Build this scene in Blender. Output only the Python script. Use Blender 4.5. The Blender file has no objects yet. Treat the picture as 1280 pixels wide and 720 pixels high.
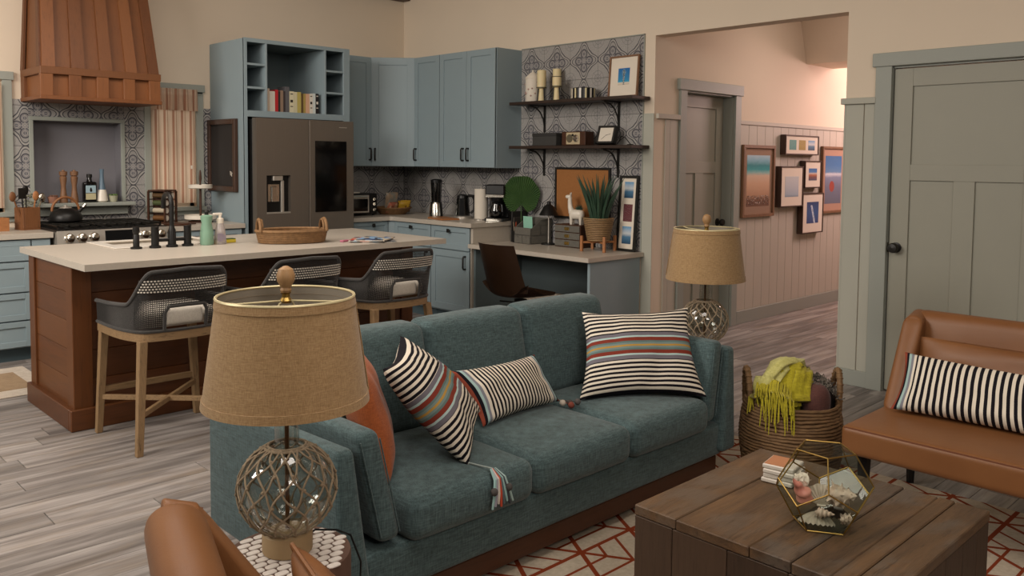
import bpy, bmesh, math, random
from mathutils import Vector, Matrix, noise
from math import pi, sin, cos, radians as rad
random.seed(7)
scene = bpy.context.scene
COL = scene.collection
V = Vector

# ---------------------------------------------------------------- camera
CAM_H = 1.45
yaw, pit, rol, FPX, CY = 0.7699, -0.0600, 0.0094, 1058.0, 265.5
fwd = V((cos(pit)*sin(yaw), cos(pit)*cos(yaw), sin(pit)))
rgt = V((cos(yaw), -sin(yaw), 0)); upv = rgt.cross(fwd)
r2 = rgt*cos(rol)+upv*sin(rol); u2 = -rgt*sin(rol)+upv*cos(rol)
cd = bpy.data.cameras.new('camera'); cam = bpy.data.objects.new('camera', cd); COL.objects.link(cam)
cam.matrix_world = Matrix(((r2.x, u2.x, -fwd.x, 0), (r2.y, u2.y, -fwd.y, 0), (r2.z, u2.z, -fwd.z, CAM_H), (0, 0, 0, 1)))
cd.sensor_width = 36; cd.lens = 36*FPX/1280; cd.shift_y = (CY-360)/1280; cd.clip_start = 0.05
scene.camera = cam
# ---------------------------------------------------------------- world, lights, exposure
w = bpy.data.worlds.new('world'); scene.world = w; w.use_nodes = True
w.node_tree.nodes['Background'].inputs[0].default_value = (1.0, 0.92, 0.84, 1)
w.node_tree.nodes['Background'].inputs[1].default_value = 0.14
def area(name, loc, target, sx, sy, power, col):
    l = bpy.data.lights.new(name, 'AREA'); l.shape = 'RECTANGLE'; l.size = sx; l.size_y = sy; l.energy = power; l.color = col
    o = bpy.data.objects.new(name, l); COL.objects.link(o); o.location = loc
    o.rotation_euler = (V(target)-V(loc)).to_track_quat('-Z', 'Y').to_euler(); return o
WARM = (1.0, 0.90, 0.81)
area('light_kitchen_overhead', (1.8, 4.6, 3.25), (1.9, 4.9, 0), 2.2, 1.6, 60, WARM)
area('light_living_overhead', (1.3, 1.4, 3.25), (1.5, 1.7, 0), 2.0, 1.6, 52, WARM)
area('light_from_left', (-2.2, 4.4, 3.0), (3.2, 6.0, 2.2), 2.4, 1.6, 200, (1.0, 0.92, 0.83))
area('light_behind_camera', (0.2, -1.8, 3.0), (5.4, 3.2, 2.3), 1.6, 1.0, 62, WARM)
area('light_hall', (9.3, 2.7, 2.4), (8.3, 4.03, 1.7), 0.8, 0.8, 46, (1.0, 0.69, 0.65))
area('light_hall_ceiling', (7.0, 3.0, 2.95), (7.0, 3.4, 0), 0.6, 0.5, 10, (1.0, 0.82, 0.72))
area('daylight_window', (3.0, 7.9, 1.6), (3.0, 7.3, 1.5), 0.6, 1.0, 10, (1.0, 0.93, 0.85))
area('daylight_window_left', (1.3, 7.9, 1.6), (1.3, 7.3, 1.5), 0.6, 1.0, 8, (1.0, 0.93, 0.85))
scene.view_settings.view_transform = 'Standard'; scene.view_settings.look = 'None'
scene.view_settings.exposure = 0.0; scene.view_settings.gamma = 1.0; scene.view_settings.use_curve_mapping = False
scene.cycles.max_bounces = 10; scene.cycles.transparent_max_bounces = 16; scene.cycles.use_denoising = True
scene.cycles.caustics_reflective = False; scene.cycles.caustics_refractive = False

# ---------------------------------------------------------------- material helpers
def lin(c):
    if isinstance(c, str):
        c = [int(c[i:i+2], 16)/255 for i in (0, 2, 4)]
    return tuple(x/12.92 if x <= .04045 else ((x+.055)/1.055)**2.4 for x in c)
class X:                                    # tiny expression wrapper for math nodes
    nt = None
    def __init__(s, v): s.v = v
    @staticmethod
    def op(o, *a):
        n = X.nt.nodes.new('ShaderNodeMath'); n.operation = o
        for i, q in enumerate(a):
            q = q.v if isinstance(q, X) else q
            if isinstance(q, (int, float)): n.inputs[i].default_value = q
            else: X.nt.links.new(q, n.inputs[i])
        return X(n.outputs[0])
    def __add__(s, o): return X.op('ADD', s, o)
    __radd__ = __add__
    def __sub__(s, o): return X.op('SUBTRACT', s, o)
    def __rsub__(s, o): return X.op('SUBTRACT', o, s)
    def __mul__(s, o): return X.op('MULTIPLY', s, o)
    __rmul__ = __mul__
    def __truediv__(s, o): return X.op('DIVIDE', s, o)
    def abs(s): return X.op('ABSOLUTE', s)
    def fract(s): return X.op('FRACT', s)
    def floor(s): return X.op('FLOOR', s)
    def sqrt(s): return X.op('SQRT', s)
    def lt(s, o): return X.op('LESS_THAN', s, o)
    def gt(s, o): return X.op('GREATER_THAN', s, o)
    def min(s, o): return X.op('MINIMUM', s, o)
    def max(s, o): return X.op('MAXIMUM', s, o)
    def band(s, c, wd): return (s-c).abs().lt(wd)
def setv(sock, v): sock.default_value = v
class M:
    """material builder"""
    def __init__(s, name, col='808080', rough=.6, metal=0.0, spec=.5, trans=0, ior=1.45, coat=0, emit=None, es=1, sss=0, alpha=None):
        s.m = bpy.data.materials.new(name); s.m.use_nodes = True; s.nt = s.m.node_tree; X.nt = s.nt
        s.b = s.nt.nodes['Principled BSDF']; i = s.b.inputs
        s.col = (*lin(col), 1); i['Base Color'].default_value = s.col; i['Roughness'].default_value = rough
        i['Metallic'].default_value = metal; i['Specular IOR Level'].default_value = spec; i['IOR'].default_value = ior
        i['Transmission Weight'].default_value = trans; i['Coat Weight'].default_value = coat
        if sss: i['Subsurface Weight'].default_value = sss
        if emit: i['Emission Color'].default_value = (*lin(emit), 1); i['Emission Strength'].default_value = es
        s.cs = None
    def n(s, t, **k):
        n = s.nt.nodes.new(t)
        for a, b in k.items(): setattr(n, a, b)
        return n
    def l(s, a, b): s.nt.links.new(a.v if isinstance(a, X) else a, b)
    def coord(s, kind='Object', sc=(1, 1, 1), rot=(0, 0, 0)):
        t = s.n('ShaderNodeTexCoord'); mp = s.n('ShaderNodeMapping'); s.l(t.outputs[kind], mp.inputs[0])
        mp.inputs['Scale'].default_value = sc; mp.inputs['Rotation'].default_value = rot
        return mp.outputs[0]
    def noise(s, co, scale=5, detail=3, rough=.5, dist=0):
        t = s.n('ShaderNodeTexNoise'); s.l(co, t.inputs['Vector']); t.inputs['Scale'].default_value = scale
        t.inputs['Detail'].default_value = detail; t.inputs['Roughness'].default_value = rough; t.inputs['Distortion'].default_value = dist
        return X(t.outputs[0])
    def uv(s):
        t = s.n('ShaderNodeTexCoord'); q = s.n('ShaderNodeSeparateXYZ'); s.l(t.outputs['UV'], q.inputs[0]); return X(q.outputs[0]), X(q.outputs[1])
    def xyz(s, kind='Object'):
        t = s.n('ShaderNodeTexCoord'); q = s.n('ShaderNodeSeparateXYZ'); s.l(t.outputs[kind], q.inputs[0]); return [X(o) for o in q.outputs]
    def mix(s, fac, a, b, mode='MIX'):
        n = s.n('ShaderNodeMix'); n.data_type = 'RGBA'; n.blend_type = mode
        for sock, v in ((n.inputs[0], fac), (n.inputs[6], a), (n.inputs[7], b)):
            if isinstance(v, X): s.l(v, sock)
            elif isinstance(v, (int, float)): sock.default_value = v
            elif isinstance(v, str): sock.default_value = (*lin(v), 1)
            elif isinstance(v, tuple): sock.default_value = v
            else: s.l(v, sock)
        return n.outputs[2]
    def ramp(s, fac, stops, interp='LINEAR'):
        r = s.n('ShaderNodeValToRGB'); s.l(fac, r.inputs[0]); cr = r.color_ramp; cr.interpolation = interp
        while len(cr.elements) < len(stops): cr.elements.new(.5)
        for e, (p, c) in zip(cr.elements, stops): e.position = p; e.color = (*lin(c), 1)
        return r.outputs[0]
    def base(s, c): s.l(c, s.b.inputs['Base Color']); return s
    def var(s, co, scale, amt, detail=3):
        """soft lightness variation of whatever feeds base colour"""
        nz = s.noise(co, scale, detail); f = (nz-.5)*amt*2+1
        cur = s.b.inputs['Base Color'].links[0].from_socket if s.b.inputs['Base Color'].links else s.col
        cb = s.n('ShaderNodeCombineColor')
        for k in range(3): s.l(f, cb.inputs[k])
        n = s.n('ShaderNodeMix'); n.data_type = 'RGBA'; n.blend_type = 'MULTIPLY'; n.inputs[0].default_value = 1
        if isinstance(cur, tuple): n.inputs[6].default_value = cur
        else: s.l(cur, n.inputs[6])
        s.l(cb.outputs[0], n.inputs[7]); s.base(n.outputs[2]); return s
    def bump(s, h, strength=.3, dist=.01):
        b = s.n('ShaderNodeBump'); b.inputs['Strength'].default_value = strength; b.inputs['Distance'].default_value = dist
        s.l(h, b.inputs['Height'])
        if s.b.inputs['Normal'].links: s.l(s.b.inputs['Normal'].links[0].from_socket, b.inputs['Normal'])
        s.l(b.outputs[0], s.b.inputs['Normal']); return s
def plain(name, col, rough=.6, metal=0, var=.05, vs=6, **k):
    m = M(name, col, rough, metal, **k)
    if var: m.var(m.coord(), vs, var)
    return m.m
def wood(name, c1, c2, c3=None, axis=0, sc=1.0, rough=.5, rnd=0.0, dark=.25, bump=.15, coat=0):
    """grain running along local axis"""
    m = M(name, c1, rough, coat=coat)
    s3 = [9*sc]*3; s3[axis] = .7*sc
    co = m.coord('Object', tuple(s3))
    off = m.n('ShaderNodeVectorMath'); off.operation = 'ADD'; m.l(co, off.inputs[0])
    oi = m.n('ShaderNodeObjectInfo'); geo = m.n('ShaderNodeNewGeometry')
    r = (X(oi.outputs['Random'])+X(geo.outputs['Random Per Island'])).fract()
    cx = m.n('ShaderNodeCombineXYZ')
    for k in range(3): m.l(r*(17.0+k*5), cx.inputs[k])
    m.l(cx.outputs[0], off.inputs[1]); co = off.outputs[0]
    a = m.noise(co, 1.4, 5, .6, .6); b = m.noise(co, 7, 4, .7)
    c = m.mix(a, c1, c2)
    n2 = X.op('MULTIPLY', (b-.52).max(0), 4)
    c = m.mix(n2.min(1)*dark*2, c, '1c120b')
    if c3: c = m.mix((r*7.31).fract()*rnd, c, c3)
    m.base(c)
    if rnd:
        f = (r*3.77).fract()*(rnd*.7)+(1-rnd*.35); cb = m.n('ShaderNodeCombineColor')
        for k in range(3): m.l(f, cb.inputs[k])
        m.base(m.mix(1.0, c, cb.outputs[0], 'MULTIPLY'))
    m.bump(b, bump, .003); return m.m
def fabric(name, col, col2, scale=260, rough=.9, bump=.5, streak=True):
    m = M(name, col, rough, spec=.2)
    a = m.noise(m.coord('Object', (1, 1, .12)), scale, 2, .6); b = m.noise(m.coord('Object', (.12, .12, 1)), scale, 2, .6)
    g = m.noise(m.coord(), 3, 2)
    f = ((a+b)*.5-.5)*3.2+.5
    m.base(m.mix(f.max(0).min(1), col, col2)); m.var(m.coord(), 4, .06)
    m.bump(a+b, bump, .002); m.b.inputs['Sheen Weight'].default_value = .15; return m.m

MT = {}
MT['wall'] = plain('wall_beige_paint', 'dccdb9', .85, var=.03, vs=2)
MT['wains'] = plain('wainscot_paint', 'acaca0', .6, var=.02)
MT['wains_pale'] = plain('wainscot_pale_paint', 'b9b3a6', .6, var=.02)
MT['trim'] = plain('trim_paint', '969a92', .5, var=.02)
MT['doorp'] = plain('door_paint', '959487', .5, var=.03)
MT['blue'] = plain('cabinet_blue_paint', '8a9aa0', .45, var=.03, vs=3)
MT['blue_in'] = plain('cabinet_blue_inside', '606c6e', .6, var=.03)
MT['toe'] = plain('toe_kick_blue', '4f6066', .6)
MT['counter'] = (lambda m: (m.var(m.coord(), 60, .08, 4), m.var(m.coord(), 5, .04), m.m)[2])(M('quartz_counter', 'b9b0a3', .35))
MT['black'] = plain('black_iron', '15130f', .45, var=0)
MT['blackm'] = plain('matte_black', '1b1a19', .4, .3, var=0)
MT['bplastic'] = plain('black_plastic', '121213', .3, var=0)
MT['steel'] = (lambda m: (m.var(m.coord('Object', (1, 1, 40)), 8, .06), m.m)[1])(M('brushed_steel', 'c4beb4', .36, .7))
MT['dsteel'] = (lambda m: (m.var(m.coord('Object', (30, 30, .4)), 5, .05), m.m)[1])(M('dark_brushed_steel', '857c72', .42, .75))
MT['chrome'] = M('polished_metal', 'c9c4ba', .18, 1.0).m
MT['brass'] = M('aged_brass', 'a88b4e', .35, 1.0).m
MT['dglass'] = M('dark_glass', '0b0a0a', .08).m
MT['white'] = plain('white_ceramic', 'ded6c8', .3, var=.02)
MT['porcelain'] = plain('white_sink_enamel', 'd8d1c6', .25, var=0)
MT['paper'] = plain('white_paper', 'd8d0c2', .9, var=.02)
MT['matb'] = plain('picture_mat_board', 'e0d6c6', .9, var=0)
MT['gray_wall'] = plain('niche_grey_paint', '77757a', .8)
MT['cherry'] = wood('cherry_stained_wood', '6e3f1c', '4a2810', '7e4d26', axis=2, sc=1.3, rough=.42, rnd=.5, dark=.3)
MT['cherryh'] = wood('cherry_stained_wood_horizontal', '6e3f1c', '4a2810', '7e4d26', axis=1, sc=1.3, rough=.42, rnd=.5, dark=.3)
MT['cherryx'] = wood('cherry_stained_wood_lengthwise_shaded', '62371a', '422510', '6f4324', axis=0, sc=1.3, rough=.42, rnd=.5, dark=.3)  # darker than the other cherry woods: the island front's shade put into the colour
MT['hood'] = wood('warm_cedar_stained_wood', '764724', '593118', '845430', axis=2, sc=1.2, rough=.5, rnd=.6, dark=.3)
MT['oakleg'] = wood('weathered_oak', '9a7e5b', '7c6142', axis=2, sc=2.2, rough=.6, dark=.35)
MT['oaklegx'] = wood('weathered_oak_lengthwise', '9a7e5b', '7c6142', axis=0, sc=2.2, rough=.6, dark=.35)
MT['walnut'] = wood('walnut_wood', '4e2d1c', '38200f', axis=0, sc=1.5, rough=.45)
MT['frame_oak'] = wood('oak_picture_frame', '8c6647', '71503a', axis=2, sc=3, rough=.5)
MT['dframe'] = wood('dark_brown_frame', '4c3324', '33211a', axis=2, sc=3, rough=.5)
MT['board'] = wood('cutting_board_wood', 'b27a4c', '97613a', axis=0, sc=3, rough=.5)
MT['lwood'] = wood('light_turned_wood', 'b08b60', '93704a', axis=2, sc=3, rough=.5)
MT['shelf'] = wood('dark_shelf_wood', '3a2a20', '281c16', axis=1, sc=2, rough=.5)
MT['utblock'] = wood('acacia_block', '8d5e3a', '5f3a22', axis=2, sc=3, rough=.5)
def floor_mat():
    m = M('grey_washed_plank', '8f857c', .5); t = m.n('ShaderNodeTexCoord')
    oi = m.n('ShaderNodeObjectInfo'); geo = m.n('ShaderNodeNewGeometry'); r = (X(oi.outputs['Random'])+X(geo.outputs['Random Per Island'])).fract()
    cx = m.n('ShaderNodeCombineXYZ')
    for k in range(3): m.l(r*(23.0+k*7), cx.inputs[k])
    def co(sx, sy):
        mp = m.n('ShaderNodeMapping'); mp.inputs['Scale'].default_value = (sx, sy, 1); m.l(t.outputs['Object'], mp.inputs[0])
        ad = m.n('ShaderNodeVectorMath'); ad.operation = 'ADD'; m.l(mp.outputs[0], ad.inputs[0]); m.l(cx.outputs[0], ad.inputs[1]); return ad.outputs[0]
    a = m.noise(co(1.3, 16), 1.0, 4, .6, .4); b = m.noise(co(4, 60), 1.0, 4, .65); c3 = m.noise(co(2.5, 7), 1.0, 3, .6, 1.0)
    c = m.ramp(a, [(.25, '5c5755'), (.42, '77716d'), (.55, '928c88'), (.72, 'aca6a1')])
    c = m.mix(X.op('MULTIPLY', (c3-.5).max(0), 2.2).min(.6), c, '8b7c6b'); c = m.mix(X.op('MULTIPLY', (b-.55).max(0), 3).min(.6), c, '564c46')
    f = (r*3.77).fract()*.40+.80; cb = m.n('ShaderNodeCombineColor')
    for k in range(3): m.l(f, cb.inputs[k])
    m.base(m.mix(1.0, c, cb.outputs[0], 'MULTIPLY')); m.bump(b, .1, .002); return m.m
MT['floor'] = floor_mat()
def table_mat():
    m = M('reclaimed_table_plank', '5d4533', .55); t = m.n('ShaderNodeTexCoord'); oi = m.n('ShaderNodeObjectInfo'); r = X(oi.outputs['Random']); cx = m.n('ShaderNodeCombineXYZ')
    for k in range(3): m.l(r*(19.0+k*7), cx.inputs[k])
    def co(sx, sy):
        mp = m.n('ShaderNodeMapping'); mp.inputs['Scale'].default_value = (sx, sy, sy); m.l(t.outputs['Object'], mp.inputs[0])
        ad = m.n('ShaderNodeVectorMath'); ad.operation = 'ADD'; m.l(mp.outputs[0], ad.inputs[0]); m.l(cx.outputs[0], ad.inputs[1]); return ad.outputs[0]
    a = m.noise(co(2.2, 11), 1.0, 5, .65, .8); b = m.noise(co(9, 70), 1.0, 4, .7, .5); c3 = m.noise(co(3, 5), 1.0, 4, .6, .6)
    c = m.ramp(a, [(.25, '2e241c'), (.42, '463628'), (.55, '594430'), (.72, '6f5338')])
    c = m.mix(X.op('MULTIPLY', (c3-.48).max(0), 5).min(.65), c, '57514a'); c = m.mix(X.op('MULTIPLY', (b-.55).max(0), 5).min(.7), c, '211812')
    c = m.mix((r*7.3).fract()*.35, c, '80603e'); m.base(c); m.bump(a*.6+b, .6, .004); return m.m
MT['tablew'] = table_mat()
MT['tablev'] = wood('reclaimed_table_side_plank', '46362a', '2f241c', '54402f', axis=2, sc=1.6, rough=.6, rnd=.6, dark=.5, bump=.5)
MT['sofa'] = fabric('teal_grey_upholstery', '55696b', '354344', 240)
MT['burlap'] = fabric('burlap_shade', 'a88c66', '8a6e4c', 420, bump=.3)
MT['canvas'] = fabric('white_canvas', 'cfc8bc', 'b5ada0', 500, bump=.2)
MT['rope_dark'] = fabric('charcoal_rope', '4c4a48', '302e2c', 600, bump=.3)
MT['rust'] = fabric('rust_linen', 'a3592f', '864524', 400, bump=.3)
MT['wicker'] = (lambda m: (m.base(m.mix(m.noise(m.coord('Object', (1, 1, 1)), 45, 4), '98744c', '5c4128')), m.bump(m.noise(m.coord('Object', (3, 3, 8)), 60, 3), .5, .004), m.m)[2])(M('woven_rattan', '7a5433', .7))
MT['seagrass'] = (lambda m: (m.base(m.mix(m.noise(m.coord('Object', (1, 1, 3)), 30, 4), '8f6f4b', '3d2c1d')), m.bump(m.noise(m.coord(), 90, 3), .5, .004), m.m)[2])(M('dark_woven_seagrass', '5a432d', .8))
MT['rattanp'] = (lambda m: (m.base(m.mix(m.noise(m.coord(), 30, 3), 'a98a63', '826543')), m.m)[1])(M('pale_rattan', 'a98a63', .6))
MT['twine'] = (lambda m: (m.base(m.mix(m.noise(m.coord(), 80, 3), 'a99880', '7a6952')), m.m)[1])(M('jute_twine', '9a8060', .9))
def leather(name, c1, c2):
    m = M(name, c1, .42, spec=.45); m.base(m.mix(m.noise(m.coord(), 4, 3), c1, c2))
    m.bump(m.noise(m.coord(), 320, 2), .12, .002); m.bump(m.noise(m.coord(), 9, 3), .15, .01); return m.m
MT['leather'] = leather('tan_leather', '875b36', '694226')
MT['brownchair'] = leather('dark_brown_leather', '46301f', '352318')
MT['stitch'] = plain('brown_stitching', '5f351d', .8, var=0)
MT['cork'] = (lambda m: (m.base(m.mix(m.noise(m.coord(), 120, 4), 'a5703f', '8a5930')), m.m)[1])(M('cork', 'a0703f', .9))
MT['leaf'] = (lambda m: (m.base(m.mix(m.noise(m.coord(), 14, 3), '4c6a3a', '2f4a29')), m.m)[1])(M('green_leaf', '3f5d33', .5))
MT['leafd'] = (lambda m: (m.base(m.mix(m.noise(m.coord(), 18, 3), '3f5b47', '263c2e')), m.m)[1])(M('dark_green_leaf', '33503c', .45))
MT['wax'] = plain('cream_wax', 'dccb9f', .5, var=.02, sss=.1)
MT['soapg'] = plain('green_soap_bottle_plastic', '7c9f89', .35, var=.02)
MT['throw'] = fabric('chartreuse_knit', 'b3a82c', '8d8420', 300, bump=.6)
MT['throwp'] = fabric('pale_chartreuse_knit', 'c3bf7e', 'a09c55', 300, bump=.6)
MT['plum'] = fabric('plum_cloth', '5f3e38', '4a2e2b', 300)
MT['dyarn'] = fabric('black_and_cream_yarn', '8a8378', '1b1716', 160)
MT['greyfile'] = wood('grey_washed_wood', '6f6c64', '58564f', axis=1, sc=3, rough=.7)
MT['mint'] = plain('mint_paper', '8fc4ae', .8, var=0)
MT['marble'] = (lambda m: (m.base(m.mix(m.noise(m.coord(), 20, 5, .7, 1.0), 'e0d9ce', 'bdb5ab')), m.m)[1])(M('white_marble', 'e0d9ce', .35))
def thin_glass(name, tint='f2f4f2', base=.06, edge=.55, rough=.02):
    m = bpy.data.materials.new(name); m.use_nodes = True; nt = m.node_tree; nt.nodes.clear()
    o = nt.nodes.new('ShaderNodeOutputMaterial'); mx = nt.nodes.new('ShaderNodeMixShader'); t = nt.nodes.new('ShaderNodeBsdfTransparent')
    g = nt.nodes.new('ShaderNodeBsdfGlossy'); lw = nt.nodes.new('ShaderNodeLayerWeight'); mr = nt.nodes.new('ShaderNodeMapRange')
    t.inputs[0].default_value = (*lin(tint), 1); g.inputs['Roughness'].default_value = rough; lw.inputs[0].default_value = .25
    mr.inputs['To Min'].default_value = base; mr.inputs['To Max'].default_value = edge
    nt.links.new(lw.outputs['Facing'], mr.inputs['Value']); nt.links.new(mr.outputs[0], mx.inputs[0])
    nt.links.new(t.outputs[0], mx.inputs[1]); nt.links.new(g.outputs[0], mx.inputs[2]); nt.links.new(mx.outputs[0], o.inputs[0]); return m
MT['glass'] = thin_glass('clear_glass')
MT['glass_lamp'] = thin_glass('lamp_glass', 'e9ece8', .08, .7)
MT['glass_box'] = thin_glass('terrarium_glass', 'e2e8e2', .02, .14)
MT['smoke'] = thin_glass('smoked_glass', '6a6a6a', .08, .5)
# --- printed patterns
def tile_mat():
    m = M('moroccan_print_tile', 'a9a5a0', .35); u, v = m.uv()
    x = (u-.5).abs(); y = (v-.5).abs(); mx = x.max(y); mn = x.min(y); s2 = x*x+y*y; r = s2.sqrt()
    dk = '5f5f66'; ink = '414149'
    nz = m.noise(m.coord('UV'), 40, 3); n2 = m.noise(m.coord('UV'), 90, 2)
    c2 = (x*x-y*y)/(s2+1e-4); c4 = c2*c2*2-1; c8 = c4*c4*2-1
    R = r-(c4*.085+c8*.02+.395)                            # ogee border touching the tile edges
    pet = ((mx-.185)*(mx-.185)+mn*mn*1.25).sqrt()
    inner = (pet-.118).min(r-.13)
    col = m.mix((nz-.35)*1.2, 'aba8a3', '807e7d')
    hatch = ((u*46).fract().lt(.35)*(v*46).fract().lt(.5)).max(n2.gt(.56))
    col = m.mix(hatch*R.gt(.03)*.55, col, '77767a')        # busy corners
    col = m.mix(R.lt(-.075)*inner.gt(0)*.6, col, '8f8d8b')
    col = m.mix(inner.lt(0), col, dk)
    leafy = (pet-.06).abs().lt(.014).max((x-y).abs().lt(.012)*r.lt(.13)).max((r-.055).abs().lt(.012)).max(mn.lt(.008)*mx.lt(.27)).max(((pet-.09).abs()).lt(.006))
    col = m.mix(inner.lt(-.01)*leafy*.75, col, 'aaa6a1')
    line = inner.abs().lt(.014).max(R.abs().lt(.016)).max((R+.075).abs().lt(.013))
    cx = .5-x; cy = .5-y; rc = (cx*cx+cy*cy).sqrt()
    cor = (rc-.10).abs().lt(.009).max(((cx-cy).abs()).lt(.008)*rc.lt(.2)).max((rc-.20).abs().lt(.007)*R.gt(.02))
    col = m.mix(line*.95, col, ink); col = m.mix(cor*.35, col, ink)
    m.base(col); return m.m
MT['tile'] = tile_mat()
MT['grout'] = plain('tile_grout', '6a6867', .9, var=0)
def stripe_mat(name, n, horiz=False, center=True, ends=False, rot=0):
    """black and cream stripes with coloured bands printed across u"""
    m = M(name, 'd8d0c2', .9, spec=.2); u, v = m.uv()
    t = v if horiz else u
    bw = (t*n).fract().lt(.5)
    col = m.mix(bw, 'd9d0c0', '17141a')
    if center:
        lo, hi = center
        st = ['6e6a72', '6e6a72', 'a9c0bd', '7c3529', '7c3529', '5f7471', '748783', 'b08a45', '748783', '5f7471', '7c3529', '7c3529', 'a9c0bd', '6e6a72', '6e6a72']
        f = (t-lo)/(hi-lo); rc = m.ramp(f.max(0).min(1), [(i/len(st), c) for i, c in enumerate(st)], 'CONSTANT')
        col = m.mix(f.gt(0)*f.lt(1), col, rc)
    if ends:
        st = ['8b4433', '17141a', '9fb9b6', '7d7f88', 'd9d0c0']
        e = ends; f = t.min(1-t)/e; rc = m.ramp(f.max(0).min(1), [(i/len(st), c) for i, c in enumerate(st)], 'CONSTANT')
        col = m.mix(f.lt(1), col, rc)
    m.base(col); m.bump(m.noise(m.coord(), 300, 2), .3, .002); return m.m
MT['stripe_a'] = stripe_mat('striped_woven_cloth_diagonal', 20, True, (.33, .62))
MT['stripe_b'] = stripe_mat('striped_woven_cloth_lumbar', 24, False, False, .12)
MT['stripe_c'] = stripe_mat('striped_woven_cloth_wide', 20, True, (.36, .66))
MT['stripe_d'] = stripe_mat('striped_woven_cloth_bold', 22, False, False, .1)
def curtain_mat():
    m = M('striped_curtain_cloth', 'c9b394', .9); u, v = m.uv()
    t = (u*5).fract(); s = (t-.5).abs().lt(.12)+(t-.85).abs().lt(.03)
    m.base(m.mix(s.min(1)*.8, 'd0b8a2', '9c6850')); m.b.inputs['Transmission Weight'].default_value = 0
    tr = m.n('ShaderNodeBsdfTranslucent'); mx = m.n('ShaderNodeMixShader'); mx.inputs[0].default_value = .45
    m.l(m.b.inputs['Base Color'].links[0].from_socket, tr.inputs[0]); m.l(m.b.outputs[0], mx.inputs[1]); m.l(tr.outputs[0], mx.inputs[2])
    m.l(mx.outputs[0], m.nt.nodes['Material Output'].inputs[0]); return m.m
MT['curtain'] = curtain_mat()
def rug_mat():
    m = M('geometric_rug_pile', 'b9ad9b', .95, spec=.1); x, y, z = m.xyz()
    S = .25
    al = [(x*cx+y*cy)/S for cx, cy in ((0, 1), (.866, .5), (.866, -.5))]
    fr = [q.fract() for q in al]; ds = [f.min(1-f) for f in fr]
    ln = ds[0].min(ds[1]).min(ds[2])
    line = ln.lt(.036)
    k = (al[0].floor()+al[1].floor()*2+al[2].floor()*3)/3; sel = k.fract()
    s0, s1, s2_ = sel.lt(.2), sel.gt(.2)*sel.lt(.5), sel.gt(.5)
    l2 = (((ds[0]-.33).abs().lt(.024))*s0).max(((ds[1]-.33).abs().lt(.024))*s1).max(((ds[2]-.33).abs().lt(.024))*s2_)
    nz = m.noise(m.coord(), 60, 3)
    col = m.mix((nz-.3), 'c2b6a3', '95897a'); col = m.mix(line.max(l2), col, '82391f'); m.base(col)
    m.bump(m.noise(m.coord(), 400, 2), .4, .004); return m.m
MT['rug'] = rug_mat()
MT['mat_cream'] = fabric('cream_mat_border', 'cfc3b4', 'b9ab9a', 200)
MT['mat_tan'] = fabric('tan_mat_centre', 'a58a68', '8c7152', 200)
def shade_inner(): return plain('shade_lining', '8b8375', .9, var=0)
MT['lining'] = shade_inner()
MT['wire'] = plain('cream_wire', 'cbbf96', .4, .3, var=0)
def pearl():
    m = M('mother_of_pearl_scale', 'e6dfd8', .25); m.base(m.mix(m.noise(m.coord(), 30, 3), 'efe9e2', 'cfc6c0')); return m.m
MT['pearl'] = pearl(); MT['pearlg'] = plain('brown_scale_grout', '5b4236', .8, var=0)

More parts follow.
